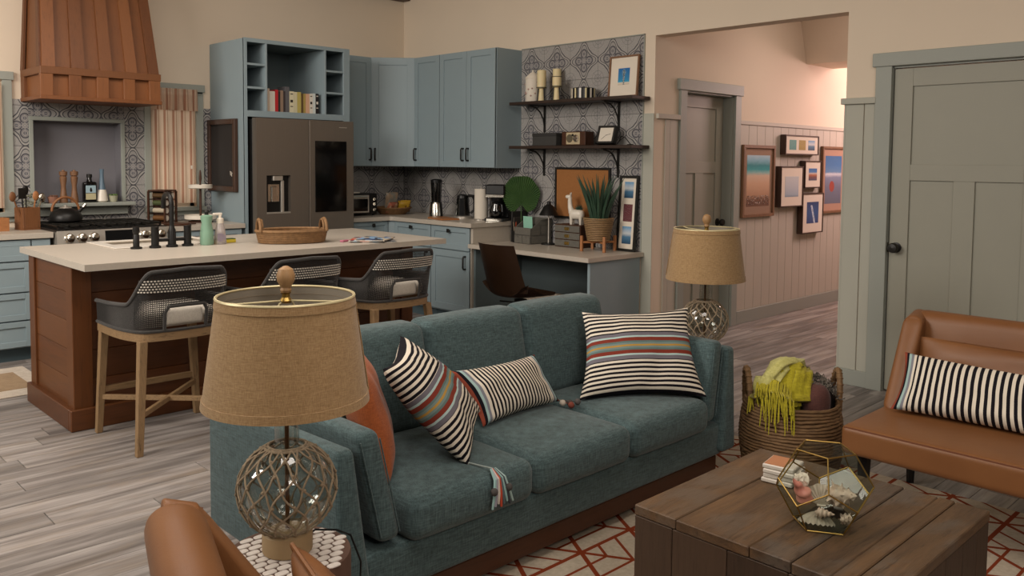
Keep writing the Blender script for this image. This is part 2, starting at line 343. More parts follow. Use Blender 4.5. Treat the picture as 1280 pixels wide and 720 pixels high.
# ---------------------------------------------------------------- mesh builder
class MB:
    def __init__(s): s.bm = bmesh.new(); s.uvl = s.bm.loops.layers.uv.new('UVMap')
    def merge(s, bm2, M4=None):
        if M4 is not None: bmesh.ops.transform(bm2, matrix=M4, verts=bm2.verts)
        me = bpy.data.meshes.new('tmp'); bm2.to_mesh(me); bm2.free(); s.bm.from_mesh(me); bpy.data.meshes.remove(me); return s
    def obox(s, O, U, W, N, u, v, n, b=0, seg=1, uvf=None):
        """box in the frame O + U*u + W*v + N*n"""
        O, U, W, N = V(O), V(U), V(W), V(N)
        t = bmesh.new(); t.loops.layers.uv.new('UVMap')
        bmesh.ops.create_cube(t, size=1)
        sz = (abs(u[1]-u[0]), abs(v[1]-v[0]), abs(n[1]-n[0])); ce = ((u[0]+u[1])/2, (v[0]+v[1])/2, (n[0]+n[1])/2)
        bmesh.ops.scale(t, vec=sz, verts=t.verts)
        if b > 0:
            b = min(b, min(sz)*.45)
            bmesh.ops.bevel(t, geom=t.edges[:], offset=b, segments=seg, affect='EDGES', profile=.5)
        for q in t.verts:
            c = q.co; q.co = O+U*(c.x+ce[0])+W*(c.y+ce[1])+N*(c.z+ce[2])
        if U.cross(W).dot(N) < 0: bmesh.ops.reverse_faces(t, faces=t.faces)
        return s.merge(t)
    def box(s, x, y, z, b=0, seg=1): return s.obox((0, 0, 0), (1, 0, 0), (0, 1, 0), (0, 0, 1), x, y, z, b, seg)
    def tube(s, pts, r, n=8, closed=False, cap=True):
        pts = [V(p) for p in pts]; L = len(pts); rr = r if isinstance(r, (list, tuple)) else [r]*L
        rings = []; pn = None
        for i, p in enumerate(pts):
            if closed: t = pts[(i+1) % L]-pts[i-1]
            else: t = pts[min(i+1, L-1)]-pts[max(i-1, 0)]
            t.normalize()
            if pn is None: pn = t.orthogonal().normalized()
            else:
                pn = pn-t*pn.dot(t)
                pn = pn.normalized() if pn.length > 1e-6 else t.orthogonal().normalized()
            bn = t.cross(pn)
            rings.append([s.bm.verts.new(p+(pn*cos(2*pi*k/n)+bn*sin(2*pi*k/n))*rr[i]) for k in range(n)])
        for i in range(L if closed else L-1):
            A = rings[i]; B = rings[(i+1) % L]
            for k in range(n):
                f = s.bm.faces.new((A[k], A[(k+1) % n], B[(k+1) % n], B[k])); f.smooth = True
        if not closed and cap:
            s.bm.faces.new(rings[0][::-1]); s.bm.faces.new(rings[-1])
        return s
    def lathe(s, prof, n=24, c=(0, 0, 0), M4=None, cap=True, sx=1, sy=1):
        c = V(c); rings = []; T = (lambda q: M4 @ q) if M4 is not None else (lambda q: q)
        for r, z in prof:
            rings.append([s.bm.verts.new(T(c+V((r*cos(2*pi*k/n)*sx, r*sin(2*pi*k/n)*sy, z)))) for k in range(n)])
        for A, B in zip(rings, rings[1:]):
            for k in range(n):
                f = s.bm.faces.new((A[k], A[(k+1) % n], B[(k+1) % n], B[k])); f.smooth = True
        if cap:
            for R, rv in ((rings[0], True), (rings[-1], False)):
                try: s.bm.faces.new(R[::-1] if rv else R)
                except ValueError: pass
        return s
    def prism(s, poly, O, U, W, N, d0, d1, b=0):
        """polygon in (u, v) extruded along N"""
        O, U, W, N = V(O), V(U), V(W), V(N); t = bmesh.new(); t.loops.layers.uv.new('UVMap')
        A = [t.verts.new(O+U*p[0]+W*p[1]+N*d0) for p in poly]; B = [t.verts.new(O+U*p[0]+W*p[1]+N*d1) for p in poly]
        t.faces.new(A[::-1]); t.faces.new(B)
        for k in range(len(poly)):
            j = (k+1) % len(poly); t.faces.new((A[k], A[j], B[j], B[k]))
        bmesh.ops.recalc_face_normals(t, faces=t.faces)
        if b: bmesh.ops.bevel(t, geom=t.edges[:], offset=b, segments=2, affect='EDGES')
        return s.merge(t)
    def grid(s, fn, nu, nv, cu=False, cv=False, smooth=True, uv=None, flip=False):
        vs = [[s.bm.verts.new(fn(i/(nu if cu else nu-1), j/(nv if cv else nv-1))) for j in range(nv)] for i in range(nu)]
        for i in range(nu if cu else nu-1):
            for j in range(nv if cv else nv-1):
                q = [vs[i][j], vs[(i+1) % nu][j], vs[(i+1) % nu][(j+1) % nv], vs[i][(j+1) % nv]]
                p = [(i, j), (i+1, j), (i+1, j+1), (i, j+1)]
                if flip: q = q[::-1]; p = p[::-1]
                try: f = s.bm.faces.new(q)
                except ValueError: continue
                f.smooth = smooth
                for lp, (a, bb) in zip(f.loops, p): lp[s.uvl].uv = (a/(nu if cu else nu-1), bb/(nv if cv else nv-1))
        return s
    def sphere(s, c, r, n=16, sc=(1, 1, 1)):
        t = bmesh.new(); t.loops.layers.uv.new('UVMap'); bmesh.ops.create_uvsphere(t, u_segments=n, v_segments=max(6, n//2), radius=r)
        for f in t.faces: f.smooth = True
        return s.merge(t, Matrix.Translation(c) @ Matrix.Diagonal((*sc, 1)))
    def rbox(s, c, size, r, bulge=(0, 0, 0), nr=4, ni=6, fn=None, M4=None):
        """soft rounded box; bulge swells the faces of each axis"""
        h = [q/2 for q in size]; r = min(r, min(h)*.98)
        def axis(hh):
            a = [-(hh)+r*(1-cos(pi/2*k/nr)) for k in range(nr)]
            inner = [-(hh-r)+2*(hh-r)*k/ni for k in range(ni+1)]
            return a+inner+[-q for q in a[::-1]]
        ax = [axis(q) for q in h]; t = bmesh.new(); t.loops.layers.uv.new('UVMap'); cache = {}
        def vert(q):
            key = tuple(round(x, 6) for x in q)
            if key in cache: return cache[key]
            inn = V([max(-(h[k]-r), min(h[k]-r, q[k])) for k in range(3)]); d = V(q)-inn
            p = inn+(d.normalized()*r if d.length > 1e-9 else V((0, 0, 0)))
            nn = [p[k]/h[k] for k in range(3)]
            for k in range(3):
                a, b2 = [x for x in range(3) if x != k]
                wgt = max(0, 1-nn[a]**2)*max(0, 1-nn[b2]**2)
                p[k] += bulge[k]*wgt*nn[k]
            if fn: p = fn(p)
            cache[key] = t.verts.new(p); return cache[key]
        for k in range(3):
            a, b2 = [x for x in range(3) if x != k]
            for sg in (-1, 1):
                for i in range(len(ax[a])-1):
                    for j in range(len(ax[b2])-1):
                        qs = []
                        for (ii, jj) in ((i, j), (i+1, j), (i+1, j+1), (i, j+1)):
                            q = [0, 0, 0]; q[k] = sg*h[k]; q[a] = ax[a][ii]; q[b2] = ax[b2][jj]; qs.append(vert(q))
                        fl = sg*(-1 if k == 1 else 1)
                        if len(set(qs)) < 3: continue
                        qq = list(dict.fromkeys(qs))
                        try: f = t.faces.new(qq if fl > 0 else qq[::-1]); f.smooth = True
                        except ValueError: pass
        MM = Matrix.Translation(c)
        if M4 is not None: MM = MM @ M4
        return s.merge(t, MM)
    def xform(s, M4): bmesh.ops.transform(s.bm, matrix=M4, verts=s.bm.verts); return s
    def mesh(s, name, mats, sharp=35):
        me = bpy.data.meshes.new(name); s.bm.to_mesh(me); s.bm.free()
        for mm in (mats if isinstance(mats, (list, tuple)) else [mats]): me.materials.append(MT[mm] if isinstance(mm, str) else mm)
        if any(p.use_smooth for p in me.polygons): me.set_sharp_from_angle(angle=rad(sharp))
        return me
def wloc(p):
    t = V((0, 0, 0))
    while p: t += p.location; p = p.parent
    return t
def part(name, mb, mat, parent=None, world=False, kind=None, label=None, sharp=35):
    """link a mesh as one object; world=True means the vertices were given in world coordinates"""
    if world and parent is not None: mb.xform(Matrix.Translation(-wloc(parent)))
    o = bpy.data.objects.new(name, mb.mesh(name, mat, sharp)); COL.objects.link(o)
    if parent is not None: o.parent = parent
    if kind: o['kind'] = kind
    if label: o['label'] = label
    return o
def thing(name, label, cat, loc=(0, 0, 0), rz=0, group=None):
    o = bpy.data.objects.new(name, None); COL.objects.link(o); o.location = loc; o.rotation_euler = (0, 0, rz)
    o['label'] = label; o['category'] = cat; o.empty_display_size = .1
    if group: o['group'] = group
    return o
def solo(name, label, cat, mb, mat, loc=(0, 0, 0), rz=0, group=None, sharp=35, world=False):
    if world: mb.xform(Matrix.Translation(-V(loc)))
    o = part(name, mb, mat, sharp=sharp); o.location = loc; o.rotation_euler = (0, 0, rz); o['label'] = label; o['category'] = cat
    if group: o['group'] = group
    return o
def struct(name, mb, mat, parent=None, label=None, cat='structure'):
    o = part(name, mb, mat, parent, kind='structure' if parent is None else None)
    if parent is None: o['label'] = label or name.replace('_', ' '); o['category'] = cat
    return o
def dup(o, parent=None, **k):
    c = o.copy(); COL.objects.link(c)
    if parent is not None: c.parent = parent
    for ch in list(o.children): dup(ch, c)
    for a, b in k.items():
        if a in ('label', 'group'): c[a] = b
        elif a == 'loc': c.location = b
        elif a == 'rz': c.rotation_euler = (0, 0, b)
    return c
EX, EY, EZ = V((1, 0, 0)), V((0, 1, 0)), V((0, 0, 1))
# ================================================================ the setting
XB, YA = 5.455, 7.29
# floor: sub base + planks
fb = MB(); fb.box((-1.2, 10), (-1.2, 8.2), (-.08, -.012)); floor = struct('floor', fb, 'floor', label='grey washed wood plank floor', cat='floor')
PW, PL = .15, 1.22
pm = MB(); pm.box((0, PL-.003), (0, PW-.002), (-.012, 0), b=.0012); plank_me = pm.mesh('floor_board', 'floor')
def view_px(p):
    d = V(p)-V((0, 0, CAM_H)); z = d.dot(fwd)
    return (640+FPX*d.dot(r2)/z, CY-FPX*d.dot(u2)/z, z) if z > .05 else None
rest = MB(); near = []
for j in range(int(8.6/PW)):
    y = -.9+j*PW; off = random.Random(j*13+5).random()*PL
    for i in range(-1, 9):
        x = -1.0+i*PL-off
        if x > 9.6 or y > 7.2: continue
        seen = False
        for tx in (0, .35, .7, 1.0):
            for ty in (0, 1):
                q = view_px((x+tx*PL, y+ty*PW, 0))
                if q and -10 < q[0] < 1290 and q[1] < 735: seen = True
        cx, cy = x+PL/2, y+PW/2
        hidden = (1.5 < cx < 3.4 and 4.85 < cy < 5.5) or (cx > 1.7 and cy > 6.7) or (cx > 5.7 and cy > 4.2) or (1.4 < cx < 3.3 and .9 < cy < 2.7) or (cx > 6.2 and cy < 2.3) or (2.0 < cx < 4.9 and cy > 5.6)
        if seen and not hidden: near.append((math.hypot(cx, cy), x, y))
        elif cx < 9.8: rest.box((x, x+PL-.003), (y, y+PW-.002), (-.012, 0))
near.sort()
for k, (d, x, y) in enumerate(near):
    if k < 290:
        o = bpy.data.objects.new('board', plank_me); COL.objects.link(o); o.parent = floor; o.location = (x, y, 0)
    else: rest.box((x, x+PL-.003), (y, y+PW-.002), (-.012, 0))
part('board_field', rest, 'floor', floor, kind='stuff')

# tile fields -------------------------------------------------------------
tile_cache = {}
def tiles(parent, O, U, N, u_seam, v_seam, rects, P=.31, th=.007, g=.0016):
    O, U, N = V(O), V(U), V(N)
    for (u0, u1, v0, v1) in rects:
        i0 = math.floor((u0-u_seam)/P+1e-6); i1 = math.ceil((u1-u_seam)/P-1e-6)
        j0 = math.floor((v0-v_seam)/P+1e-6); j1 = math.ceil((v1-v_seam)/P-1e-6)
        for i in range(i0, i1):
            for j in range(j0, j1):
                a, b = u_seam+i*P, v_seam+j*P
                cu0, cu1, cv0, cv1 = max(u0, a+g), min(u1, a+P-g), max(v0, b+g), min(v1, b+P-g)
                if cu1-cu0 < .012 or cv1-cv0 < .012: continue
                key = (tuple(U), tuple(N), *[round(q, 4) for q in (cu0-a, cu1-a, cv0-b, cv1-b)])
                if key not in tile_cache:
                    m = MB(); m.obox((0, 0, 0), U, EZ, N, (cu0-a, cu1-a), (cv0-b, cv1-b), (0, th), b=.0012)
                    for f in m.bm.faces:
                        for lp in f.loops:
                            c = lp.vert.co; lp[m.uvl].uv = (c.dot(U)/P, c.z/P)
                    tile_cache[key] = m.mesh('tile', 'tile')
                o = bpy.data.objects.new('tile', tile_cache[key]); COL.objects.link(o); o.parent = parent
                o.location = O+U*a+EZ*b-wloc(parent)

# wall A (stove wall) ------------------------------------------------------
CEIL = 3.32
NX0, NX1, NZ0, NZ1 = 1.905, 2.556, 1.092, 1.735
wa = MB()
def wbox(x0, x1, z0, z1, d=.16): wa.box((x0, x1), (YA, YA+d), (z0, z1))
W1 = (2.81, 3.19, 1.03, 2.03); W2 = (1.10, 1.70, 1.03, 2.03)
wbox(.4, W2[0], 0, CEIL); wbox(W2[0], W2[1], 0, W2[2]); wbox(W2[0], W2[1], W2[3], CEIL); wbox(W2[1], NX0, 0, CEIL)
wbox(NX0, NX1, 0, NZ0); wbox(NX0, NX1, NZ1, CEIL); wbox(NX1, W1[0], 0, CEIL)
wbox(W1[0], W1[1], 0, W1[2]); wbox(W1[0], W1[1], W1[3], CEIL); wbox(W1[1], XB+.14, 0, CEIL)
wall_back = struct('wall_back', wa, 'wall', label='beige kitchen wall behind the stove and refrigerator', cat='wall')
nb = MB(); nb.box((NX0-.02, NX1+.02), (YA+.12, YA+.14), (NZ0-.02, NZ1+.02)); nb.box((NX0-.001, NX0+.004), (YA, YA+.13), (NZ0, NZ1)); nb.box((NX1-.004, NX1+.001), (YA, YA+.13), (NZ0, NZ1)); nb.box((NX0, NX1), (YA, YA+.13), (NZ1-.004, NZ1+.001))
part('niche', nb, 'gray_wall', wall_back)
g = MB(); g.box((1.765, 2.75), (YA-.003, YA), (.90, 1.089)); g.box((1.765, NX0-.02), (YA-.003, YA), (1.0, 1.89)); g.box((NX1+.02, 2.75), (YA-.003, YA), (1.0, 1.89)); g.box((NX0-.02, NX1+.02), (YA-.003, YA), (NZ1+.02, 1.89)); g.box((4.33, XB), (YA-.003, YA), (.90, 1.40)); g.box((2.75, 3.26), (YA-.003, YA), (.90, .972)); g.box((3.253, 3.325), (YA-.003, YA), (.90, 1.89))
part('grout', g, 'grout', wall_back)
TA = (wall_back, (0, YA-.001, 0), (1, 0, 0), (0, -1, 0))
tiles(*TA, 1.695, 1.535, [(1.765, NX0-.03, .912, 1.89)]); tiles(*TA, 2.495, 1.535, [(NX1+.03, 2.755, .912, 1.89)])
tiles(*TA, 2.095, 1.635, [(NX0-.03, NX1+.03, NZ1+.025, 1.89)]); tiles(*TA, 2.095, .80, [(NX0-.03, NX1+.03, .912, NZ0-.02)])
tiles(*TA, 2.095, 1.535, [(2.755, 3.253, .912, .97), (4.34, XB-.006, .912, 1.40)]); tiles(*TA, 3.14, 1.535, [(3.253, 3.325, .912, 1.89)])
# niche frame
nf = MB()
for a in ((NX0-.03, NX0, NZ0, NZ1-.0005), (NX1, NX1+.03, NZ0, NZ1-.0005), (NX0-.03, NX1+.03, NZ1, NZ1+.03)):
    nf.box((a[0], a[1]), (YA-.018, YA+.01), (a[2], a[3]), b=.002)
struct('trim_1', nf, 'trim', label='grey green frame around the wall niche', cat='trim')
# windows
def window(nm, x0, x1, z0, z1, label):
    wf = MB(); t = .065
    wf.box((x0-t, x0), (YA-.022, YA), (z0-.02, z1+.0), b=.002); wf.box((x1, x1+t), (YA-.022, YA), (z0-.02, z1+.0), b=.002)
    wf.box((x0-t-.012, x1+t+.012), (YA-.03, YA), (z1, z1+.062), b=.002); wf.box((x0-t-.01, x1+t+.01), (YA-.05, YA), (z0-.035, z0), b=.003)
    wf.box((x0-t, x1+t), (YA-.018, YA), (z0-.075, z0-.035), b=.002)
    wo = struct(nm, wf, 'trim', label=label, cat='window')
    s = MB(); e = .035
    for a in ((x0, x0+e, z0, z1), (x1-e, x1, z0, z1), (x0, x1, z0, z0+e), (x0, x1, z1-e, z1), ((x0+x1)/2-.01, (x0+x1)/2+.01, z0, z1), (x0, x1, (z0+z1)/2-.012, (z0+z1)/2+.012)):
        s.box((a[0], a[1]), (YA+.05, YA+.08), (a[2], a[3]))
    part('sash', s, 'white', wo)
    for k in range(2):
        for j in range(2):
            xa = x0+e+k*((x1-x0)/2-e+.01); za = z0+e+j*((z1-z0)/2-e+.012)
            p = MB(); p.box((xa, xa+(x1-x0)/2-e-.01), (YA+.06, YA+.064), (za, za+(z1-z0)/2-e-.012)); part('pane', p, 'glass', wo)
    return wo
window('window_1', *W1, 'narrow kitchen window behind the striped curtain, right of the range hood')
window('window_2', *W2, 'kitchen window at the left edge behind the utensil block')
# outdoor lattice and brightness seen behind the curtain
lt = MB()
for k in range(6):
    a = W1[0]+.02+k*.09; lt.tube([(a, YA+.2, 1.5), (a+.25, YA+.2, 2.05)], .012, 6); lt.tube([(a+.1, YA+.22, 1.5), (a-.15, YA+.22, 2.05)], .012, 6)
solo('garden_trellis', 'crossed garden trellis slats showing through the top of the curtained window', 'trellis', lt, 'lwood')
# wall B (right) -------------------------------------------------------------
OY0, OY1, OZ = 2.49, 4.03, 2.445       # hall opening
DY0, DY1, DZ = 1.31, 2.20, 2.07        # door hole
wb = MB(); T = .14
def bbox(y0, y1, z0, z1): wb.box((XB, XB+T), (y0, y1), (z0, z1))
bbox(OY1, YA+.16, 0, CEIL); bbox(OY0, OY1, OZ, CEIL); bbox(DY1, OY0, 0, CEIL); bbox(DY0, DY1, DZ, CEIL); bbox(-1.2, DY0, 0, CEIL)
wall_right = struct('wall_right', wb, 'wall', label='beige wall with the hall opening, shelves and big door', cat='wall')
g = MB(); g.box((XB-.003, XB), (4.137, 5.53), (.72, 2.455)); g.box((XB-.003, XB), (5.53, YA), (.90, 1.40)); part('grout', g, 'grout', wall_right)
tiles(wall_right, (XB+.001, 0, 0), (0, -1, 0), (-1, 0, 0), -4.30, 2.46-.31, [(-5.525, -4.137, .737, 2.46), (-YA+.01, -5.525, .912, 1.40)])
e = MB(); e.box((XB-.012, XB), (4.128, 4.137), (.737, 2.468), b=.001); e.box((XB-.012, XB), (4.128, 5.51), (2.46, 2.468), b=.001); part('edge_strip', e, 'trim', wall_right)
lp = MB(); lp.box((XB-.006, XB), (OY1, 4.128), (.0, 1.84)); part('painted_panel', lp, 'wains', wall_right)
# wainscot right of the opening: two vertical boards, cap, base
for a, b2 in ((2.365, OY0), (2.285, 2.362)):
    m = MB(); m.box((XB-.010, XB), (a+.001, b2-.001), (.10, 1.842), b=.002); part('board', m, 'wains', wall_right)
m = MB(); m.box((XB-.012, XB+T), (OY0-.006, OY0+.004), (0, 1.842)); part('end_panel', m, 'wains', wall_right)
m = MB(); m.box((XB-.032, XB+T+.01), (2.285, OY0+.022), (1.842, 1.882), b=.003); struct('trim_2', m, 'wains', label='chair rail cap between hall opening and big door', cat='trim')
m = MB(); m.box((XB-.024, XB+T), (2.285, OY0+.016), (0, .105), b=.003); struct('baseboard_right', m, 'trim', label='grey baseboard between hall opening and big door', cat='baseboard')
m = MB(); m.box((XB-.024, XB), (-1.2, 1.22), (0, .105), b=.003); struct('baseboard_front', m, 'trim', label='grey baseboard to the right of the big door', cat='baseboard')
# big door
def panel_door(mb, O, U, N, wd, ht, st, toph, t0=0, t1=.04):
    """shaker door: one wide top panel, two tall lower panels"""
    O = V(O); r = .012; mid = .10
    def q(u, v, n, b=.0015): mb.obox(O, U, EZ, N, u, v, n, b=b)
    q((0, wd), (0, ht), (t0, t1-r), 0)
    F = (t1-r-.001, t1)
    q((0, st), (0, ht), F); q((wd-st, wd), (0, ht), F); q((st, wd-st), (ht-st, ht), F); q((st, wd-st), (0, .2), F)
    q((st, wd-st), (ht-st-toph-mid, ht-st-toph), F); c = wd/2; q((c-.06, c+.06), (.2, ht-st-toph-mid), F)
dr = MB()
cs = MB()
cs.box((XB-.028, XB), (DY1-.01, DY1+.09), (0, DZ), b=.002); cs.box((XB-.028, XB), (DY0-.09, DY0+.01), (0, DZ), b=.002)
cs.box((XB-.036, XB), (DY0-.11, DY1+.11), (DZ, DZ+.085), b=.003); cs.box((XB, XB+T), (DY1-.012, DY1+.001), (0, DZ)); cs.box((XB, XB+T), (DY0-.001, DY0+.012), (0, DZ)); cs.box((XB, XB+T), (DY0, DY1), (DZ-.012, DZ+.001))
door_1 = struct('door_1', cs, 'trim', label='big grey three panel door behind the leather settee', cat='door')
panel_door(dr, (XB+.045, DY1-.018, .012), (0, -1, 0), (-1, 0, 0), DY1-DY0-.036, 2.04, .112, .485)
leafo = part('door_leaf', dr, 'doorp', door_1)
def knob(parent, c, N, r=.032, nm='knob'):
    c = V(c); N = V(N); rot = N.to_track_quat('Z', 'Y').to_matrix().to_4x4()
    m = MB(); m.lathe([(.0, 0), (.033, 0), (.033, .006), (.012, .01), (.011, .03), (.02, .034), (r, .046), (r, .058), (r*.8, .068), (0, .072)], 20, M4=Matrix.Translation(c) @ rot, cap=False)
    return part(nm, m, 'black', parent)
knob(leafo, (XB+.006, 2.137, .93), (-1, 0, 0))
m = MB(); m.box((XB-.003, XB+.003), (2.185, 2.195), (.90, .96)); part('latch_plate', m, 'black', leafo)
# hall ------------------------------------------------------------------------
HY = 4.03
hw = MB(); D2 = (5.87, 6.615, 2.045)
hw.box((XB+T, D2[0]), (HY, HY+.15), (0, 3.05)); hw.box((D2[0], D2[1]), (HY, HY+.15), (D2[2], 3.05)); hw.box((D2[1], 10), (HY, HY+.15), (0, 3.05))
wall_hall = struct('wall_hall', hw, 'wall', label='hall wall with door and framed beach pictures', cat='wall')
x = 6.72; k = 0
while x < 9.9:
    m = MB(); m.box((x+.0015, x+.1435), (HY-.010, HY), (.12, 1.80), b=.002); part('board', m, 'wains_pale', wall_hall); x += .145
for a, b2 in ((XB+T, 5.66), (5.66, 5.765)):
    m = MB(); m.box((a+.001, b2-.001), (HY-.010, HY), (.12, 1.80), b=.002); part('board', m, 'wains_pale', wall_hall)
m = MB(); m.box((6.71, 10), (HY-.02, HY), (1.80, 1.835), b=.002); m.box((XB+.02, 5.775), (HY-.03, HY), (1.80, 1.84), b=.003); struct('trim_3', m, 'wains_pale', label='thin rail above the hall wall boards', cat='trim')
m = MB(); m.box((6.71, 10), (HY-.022, HY), (0, .12), b=.003); m.box((XB+.02, 5.775), (HY-.022, HY), (0, .12), b=.003); struct('baseboard_hall', m, 'trim', label='grey baseboard along the hall wall', cat='baseboard')
cs = MB(); cs.box((D2[0]-.09, D2[0]), (HY-.025, HY), (0, D2[2]), b=.002); cs.box((D2[1], D2[1]+.09), (HY-.025, HY), (0, D2[2]), b=.002); cs.box((D2[0]-.115, D2[1]+.11), (HY-.035, HY), (D2[2], D2[2]+.09), b=.003)
cs.box((D2[0]-.001, D2[0]+.012), (HY, HY+.16), (0, D2[2])); cs.box((D2[1]-.012, D2[1]+.001), (HY, HY+.16), (0, D2[2])); cs.box((D2[0], D2[1]), (HY, HY+.16), (D2[2]-.012, D2[2]+.001))
door_2 = struct('door_2', cs, 'trim', label='grey three panel door recessed in the hall wall', cat='door')
dr = MB(); panel_door(dr, (D2[0]+.014, HY+.135, .012), (1, 0, 0), (0, -1, 0), D2[1]-D2[0]-.028, 2.018, .105, .46)
lf = part('door_leaf', dr, 'doorp', door_2); knob(lf, (D2[1]-.075, HY+.095, .93), (0, -1, 0), .03)
hd = MB(); hd.prism([(7.93, 2.435), (7.74, 3.0), (8.5, 3.0), (8.5, 2.435)], (0, 0, 0), EX, EZ, EY, 1.2, HY-.001)
struct('trim_4', hd, 'wall', label='slanted dropped ceiling section at the end of the hall', cat='ceiling')
hc = MB(); hc.box((XB+T, 10), (1.2, HY+.15), (3.0, 3.06)); struct('ceiling_hall', hc, 'wall', label='hall ceiling', cat='ceiling')
hs = MB(); hs.box((XB+T, 10), (1.1, 1.2), (0, 3.0)); hs.box((9.95, 10), (1.2, HY), (0, 3.0)); struct('wall_hall_end', hs, 'wall', label='far walls of the hall', cat='wall')
# ceiling + beam
c = MB(); c.box((-1.2, XB+T), (-2.4, YA+.16), (CEIL, CEIL+.06)); struct('ceiling', c, 'wall', label='beige ceiling', cat='ceiling')
c = MB(); c.box((.4, XB-.01), (YA-.12, YA), (3.112, CEIL), b=.004); struct('trim_5', c, 'walnut', label='dark wood beam at the top of the stove wall', cat='beam')

# ================================================================ kitchen cabinets
def handle_bar(parent, O, N, W, L=.11, mat='black'):
    """small bar pull running along W centred on O"""
    O, N, W = V(O), V(N), V(W); m = MB()
    m.tube([O-W*L/2, O-W*L/2+N*.026, O-W*(L/2-.012)+N*.032, O+W*(L/2-.012)+N*.032, O+W*L/2+N*.026, O+W*L/2], .008, 8)
    return part('handle', m, mat, parent, world=True)
def cup_knob(parent, O, N):
    O, N = V(O), V(N); m = MB(); S = N.cross(EZ)
    m.obox(O, S, EZ, N, (-.006, .006), (-.006, .006), (0, .02)); m.obox(O, S, EZ, N, (-.017, .017), (-.017, .017), (.018, .028), b=.003)
    return part('knob', m, 'black', parent, world=True)
def shaker(parent, name, O, U, N, wd, ht, rail=.057, mat='blue', flat=False):
    m = MB(); O = V(O); q = lambda u, v, n, b=.0012: m.obox(O, U, EZ, N, u, v, n, b=b)
    if flat or ht < .15: q((0, wd), (0, ht), (0, .018), .002); 
    q((0, wd), (0, ht), (0, .010), .001)
    q((0, rail), (0, ht), (.0, .02)); q((wd-rail, wd), (0, ht), (.0, .02)); q((rail, wd-rail), (0, rail), (.0, .02)); q((rail, wd-rail), (ht-rail, ht), (.0, .02))
    return part(name, m, mat, parent, world=True)
def body(parent, O, U, N, wd, ht, dep, mat='blue', name='body', toe=False):
    """carcase behind the front plane O (front lower left), extends -N"""
    m = MB(); z0 = .10 if toe else 0
    m.obox(O, U, EZ, N, (0, wd), (z0, ht), (-dep, 0), b=.001); o = part(name, m, mat, parent, world=True)
    if toe:
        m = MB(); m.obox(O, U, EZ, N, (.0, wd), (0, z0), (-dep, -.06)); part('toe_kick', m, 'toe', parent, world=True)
    return o
SA = (1, 0, 0); NA = V((0, -1, 0)); SB = (0, -1, 0); NB = V((-1, 0, 0))
UB, UT = 1.39, 2.455
t = thing('wall_cabinet', 'blue wall cabinet between the refrigerator surround and the corner cabinet', 'cabinet', (4.58, 7.12, UB), group=None)
body(t, (4.362, 6.975, UB), SA, NA, .452, UT-UB, .312)
d = shaker(t, 'door', (4.366, 6.975, UB+.004), SA, NA, .446, UT-UB-.008); handle_bar(d, (4.785, 6.955, 1.51), NA, EZ)
t = thing('wall_cabinet', 'blue corner wall cabinet with a diagonal door', 'cabinet', (5.15, 7.0, UB))
m = MB(); m.prism([(4.818, 7.287), (4.818, 6.975), (5.14, 6.682), (XB-.002, 6.682), (XB-.002, 7.287)], (0, 0, 0), EX, EY, EZ, UB, UT, b=.001); part('body', m, 'blue', t, world=True)
Ud = V((5.14-4.818, 6.682-6.975, 0)); Ld = Ud.length; Ud.normalize(); Nd = Ud.cross(EZ)
d = shaker(t, 'door', V((4.818, 6.975, UB+.004))+Ud*.008, Ud, Nd, Ld-.016, UT-UB-.008, rail=.07); handle_bar(d, V((4.818, 6.975, 1.51))+Ud*.045+Nd*.02, Nd, EZ)
t = thing('wall_cabinet', 'narrow single door blue wall cabinet right of the diagonal corner', 'cabinet', (5.29, 6.48, UB))
body(t, (5.14, 6.68, UB), SB, NB, .392, UT-UB, .31); d = shaker(t, 'door', (5.14, 6.676, UB+.004), SB, NB, .384, UT-UB-.008); handle_bar(d, (5.12, 6.64, 1.51), NB, EZ)
t = thing('wall_cabinet', 'two door blue wall cabinet beside the open shelves', 'cabinet', (5.29, 5.9, UB))
body(t, (5.14, 6.286, UB), SB, NB, .776, UT-UB, .31)
d = shaker(t, 'door', (5.14, 6.282, UB+.004), SB, NB, .382, UT-UB-.008); handle_bar(d, (5.12, 5.932, 1.51), NB, EZ)
d = shaker(t, 'door', (5.14, 5.896, UB+.004), SB, NB, .382, UT-UB-.008); handle_bar(d, (5.12, 5.862, 1.51), NB, EZ)
# fridge surround
FX0, FX1, FY = 3.325, 4.355, 6.645
t = thing('refrigerator_surround', 'tall blue cabinet around the refrigerator with open cubbies above', 'cabinet', ((FX0+FX1)/2, 6.95, 0))
m = MB(); m.box((FX0, FX0+.022), (FY, YA-.002), (0, 2.455), b=.0015); part('side_panel', m, 'blue', t, world=True)
m = MB(); m.box((FX1-.022, FX1), (FY, YA-.002), (0, 2.455), b=.0015); part('side_panel', m, 'blue', t, world=True)
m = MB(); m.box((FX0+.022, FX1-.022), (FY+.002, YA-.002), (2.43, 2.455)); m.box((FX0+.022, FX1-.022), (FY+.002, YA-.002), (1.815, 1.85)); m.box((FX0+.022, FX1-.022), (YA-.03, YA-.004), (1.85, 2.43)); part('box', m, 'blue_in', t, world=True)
m = MB(); f = (FY-.003, FY+.016)
m.box((FX0, FX0+.028), f, (0, 2.458), b=.001); m.box((FX1-.065, FX1), f, (1.80, 2.458), b=.001); m.box((FX1-.03, FX1), f, (0, 1.8), b=.001); m.box((FX0+.028, FX1-.065), f, (2.425, 2.458), b=.001); m.box((FX0+.028, FX1-.065), f, (1.805, 1.858), b=.001); part('face_frame', m, 'blue', t, world=True)
for xx in (3.518, 4.092):
    m = MB(); m.box((xx, xx+.018), (FY-.002, YA-.03), (1.85, 2.43), b=.001); part('divider', m, 'blue', t, world=True)
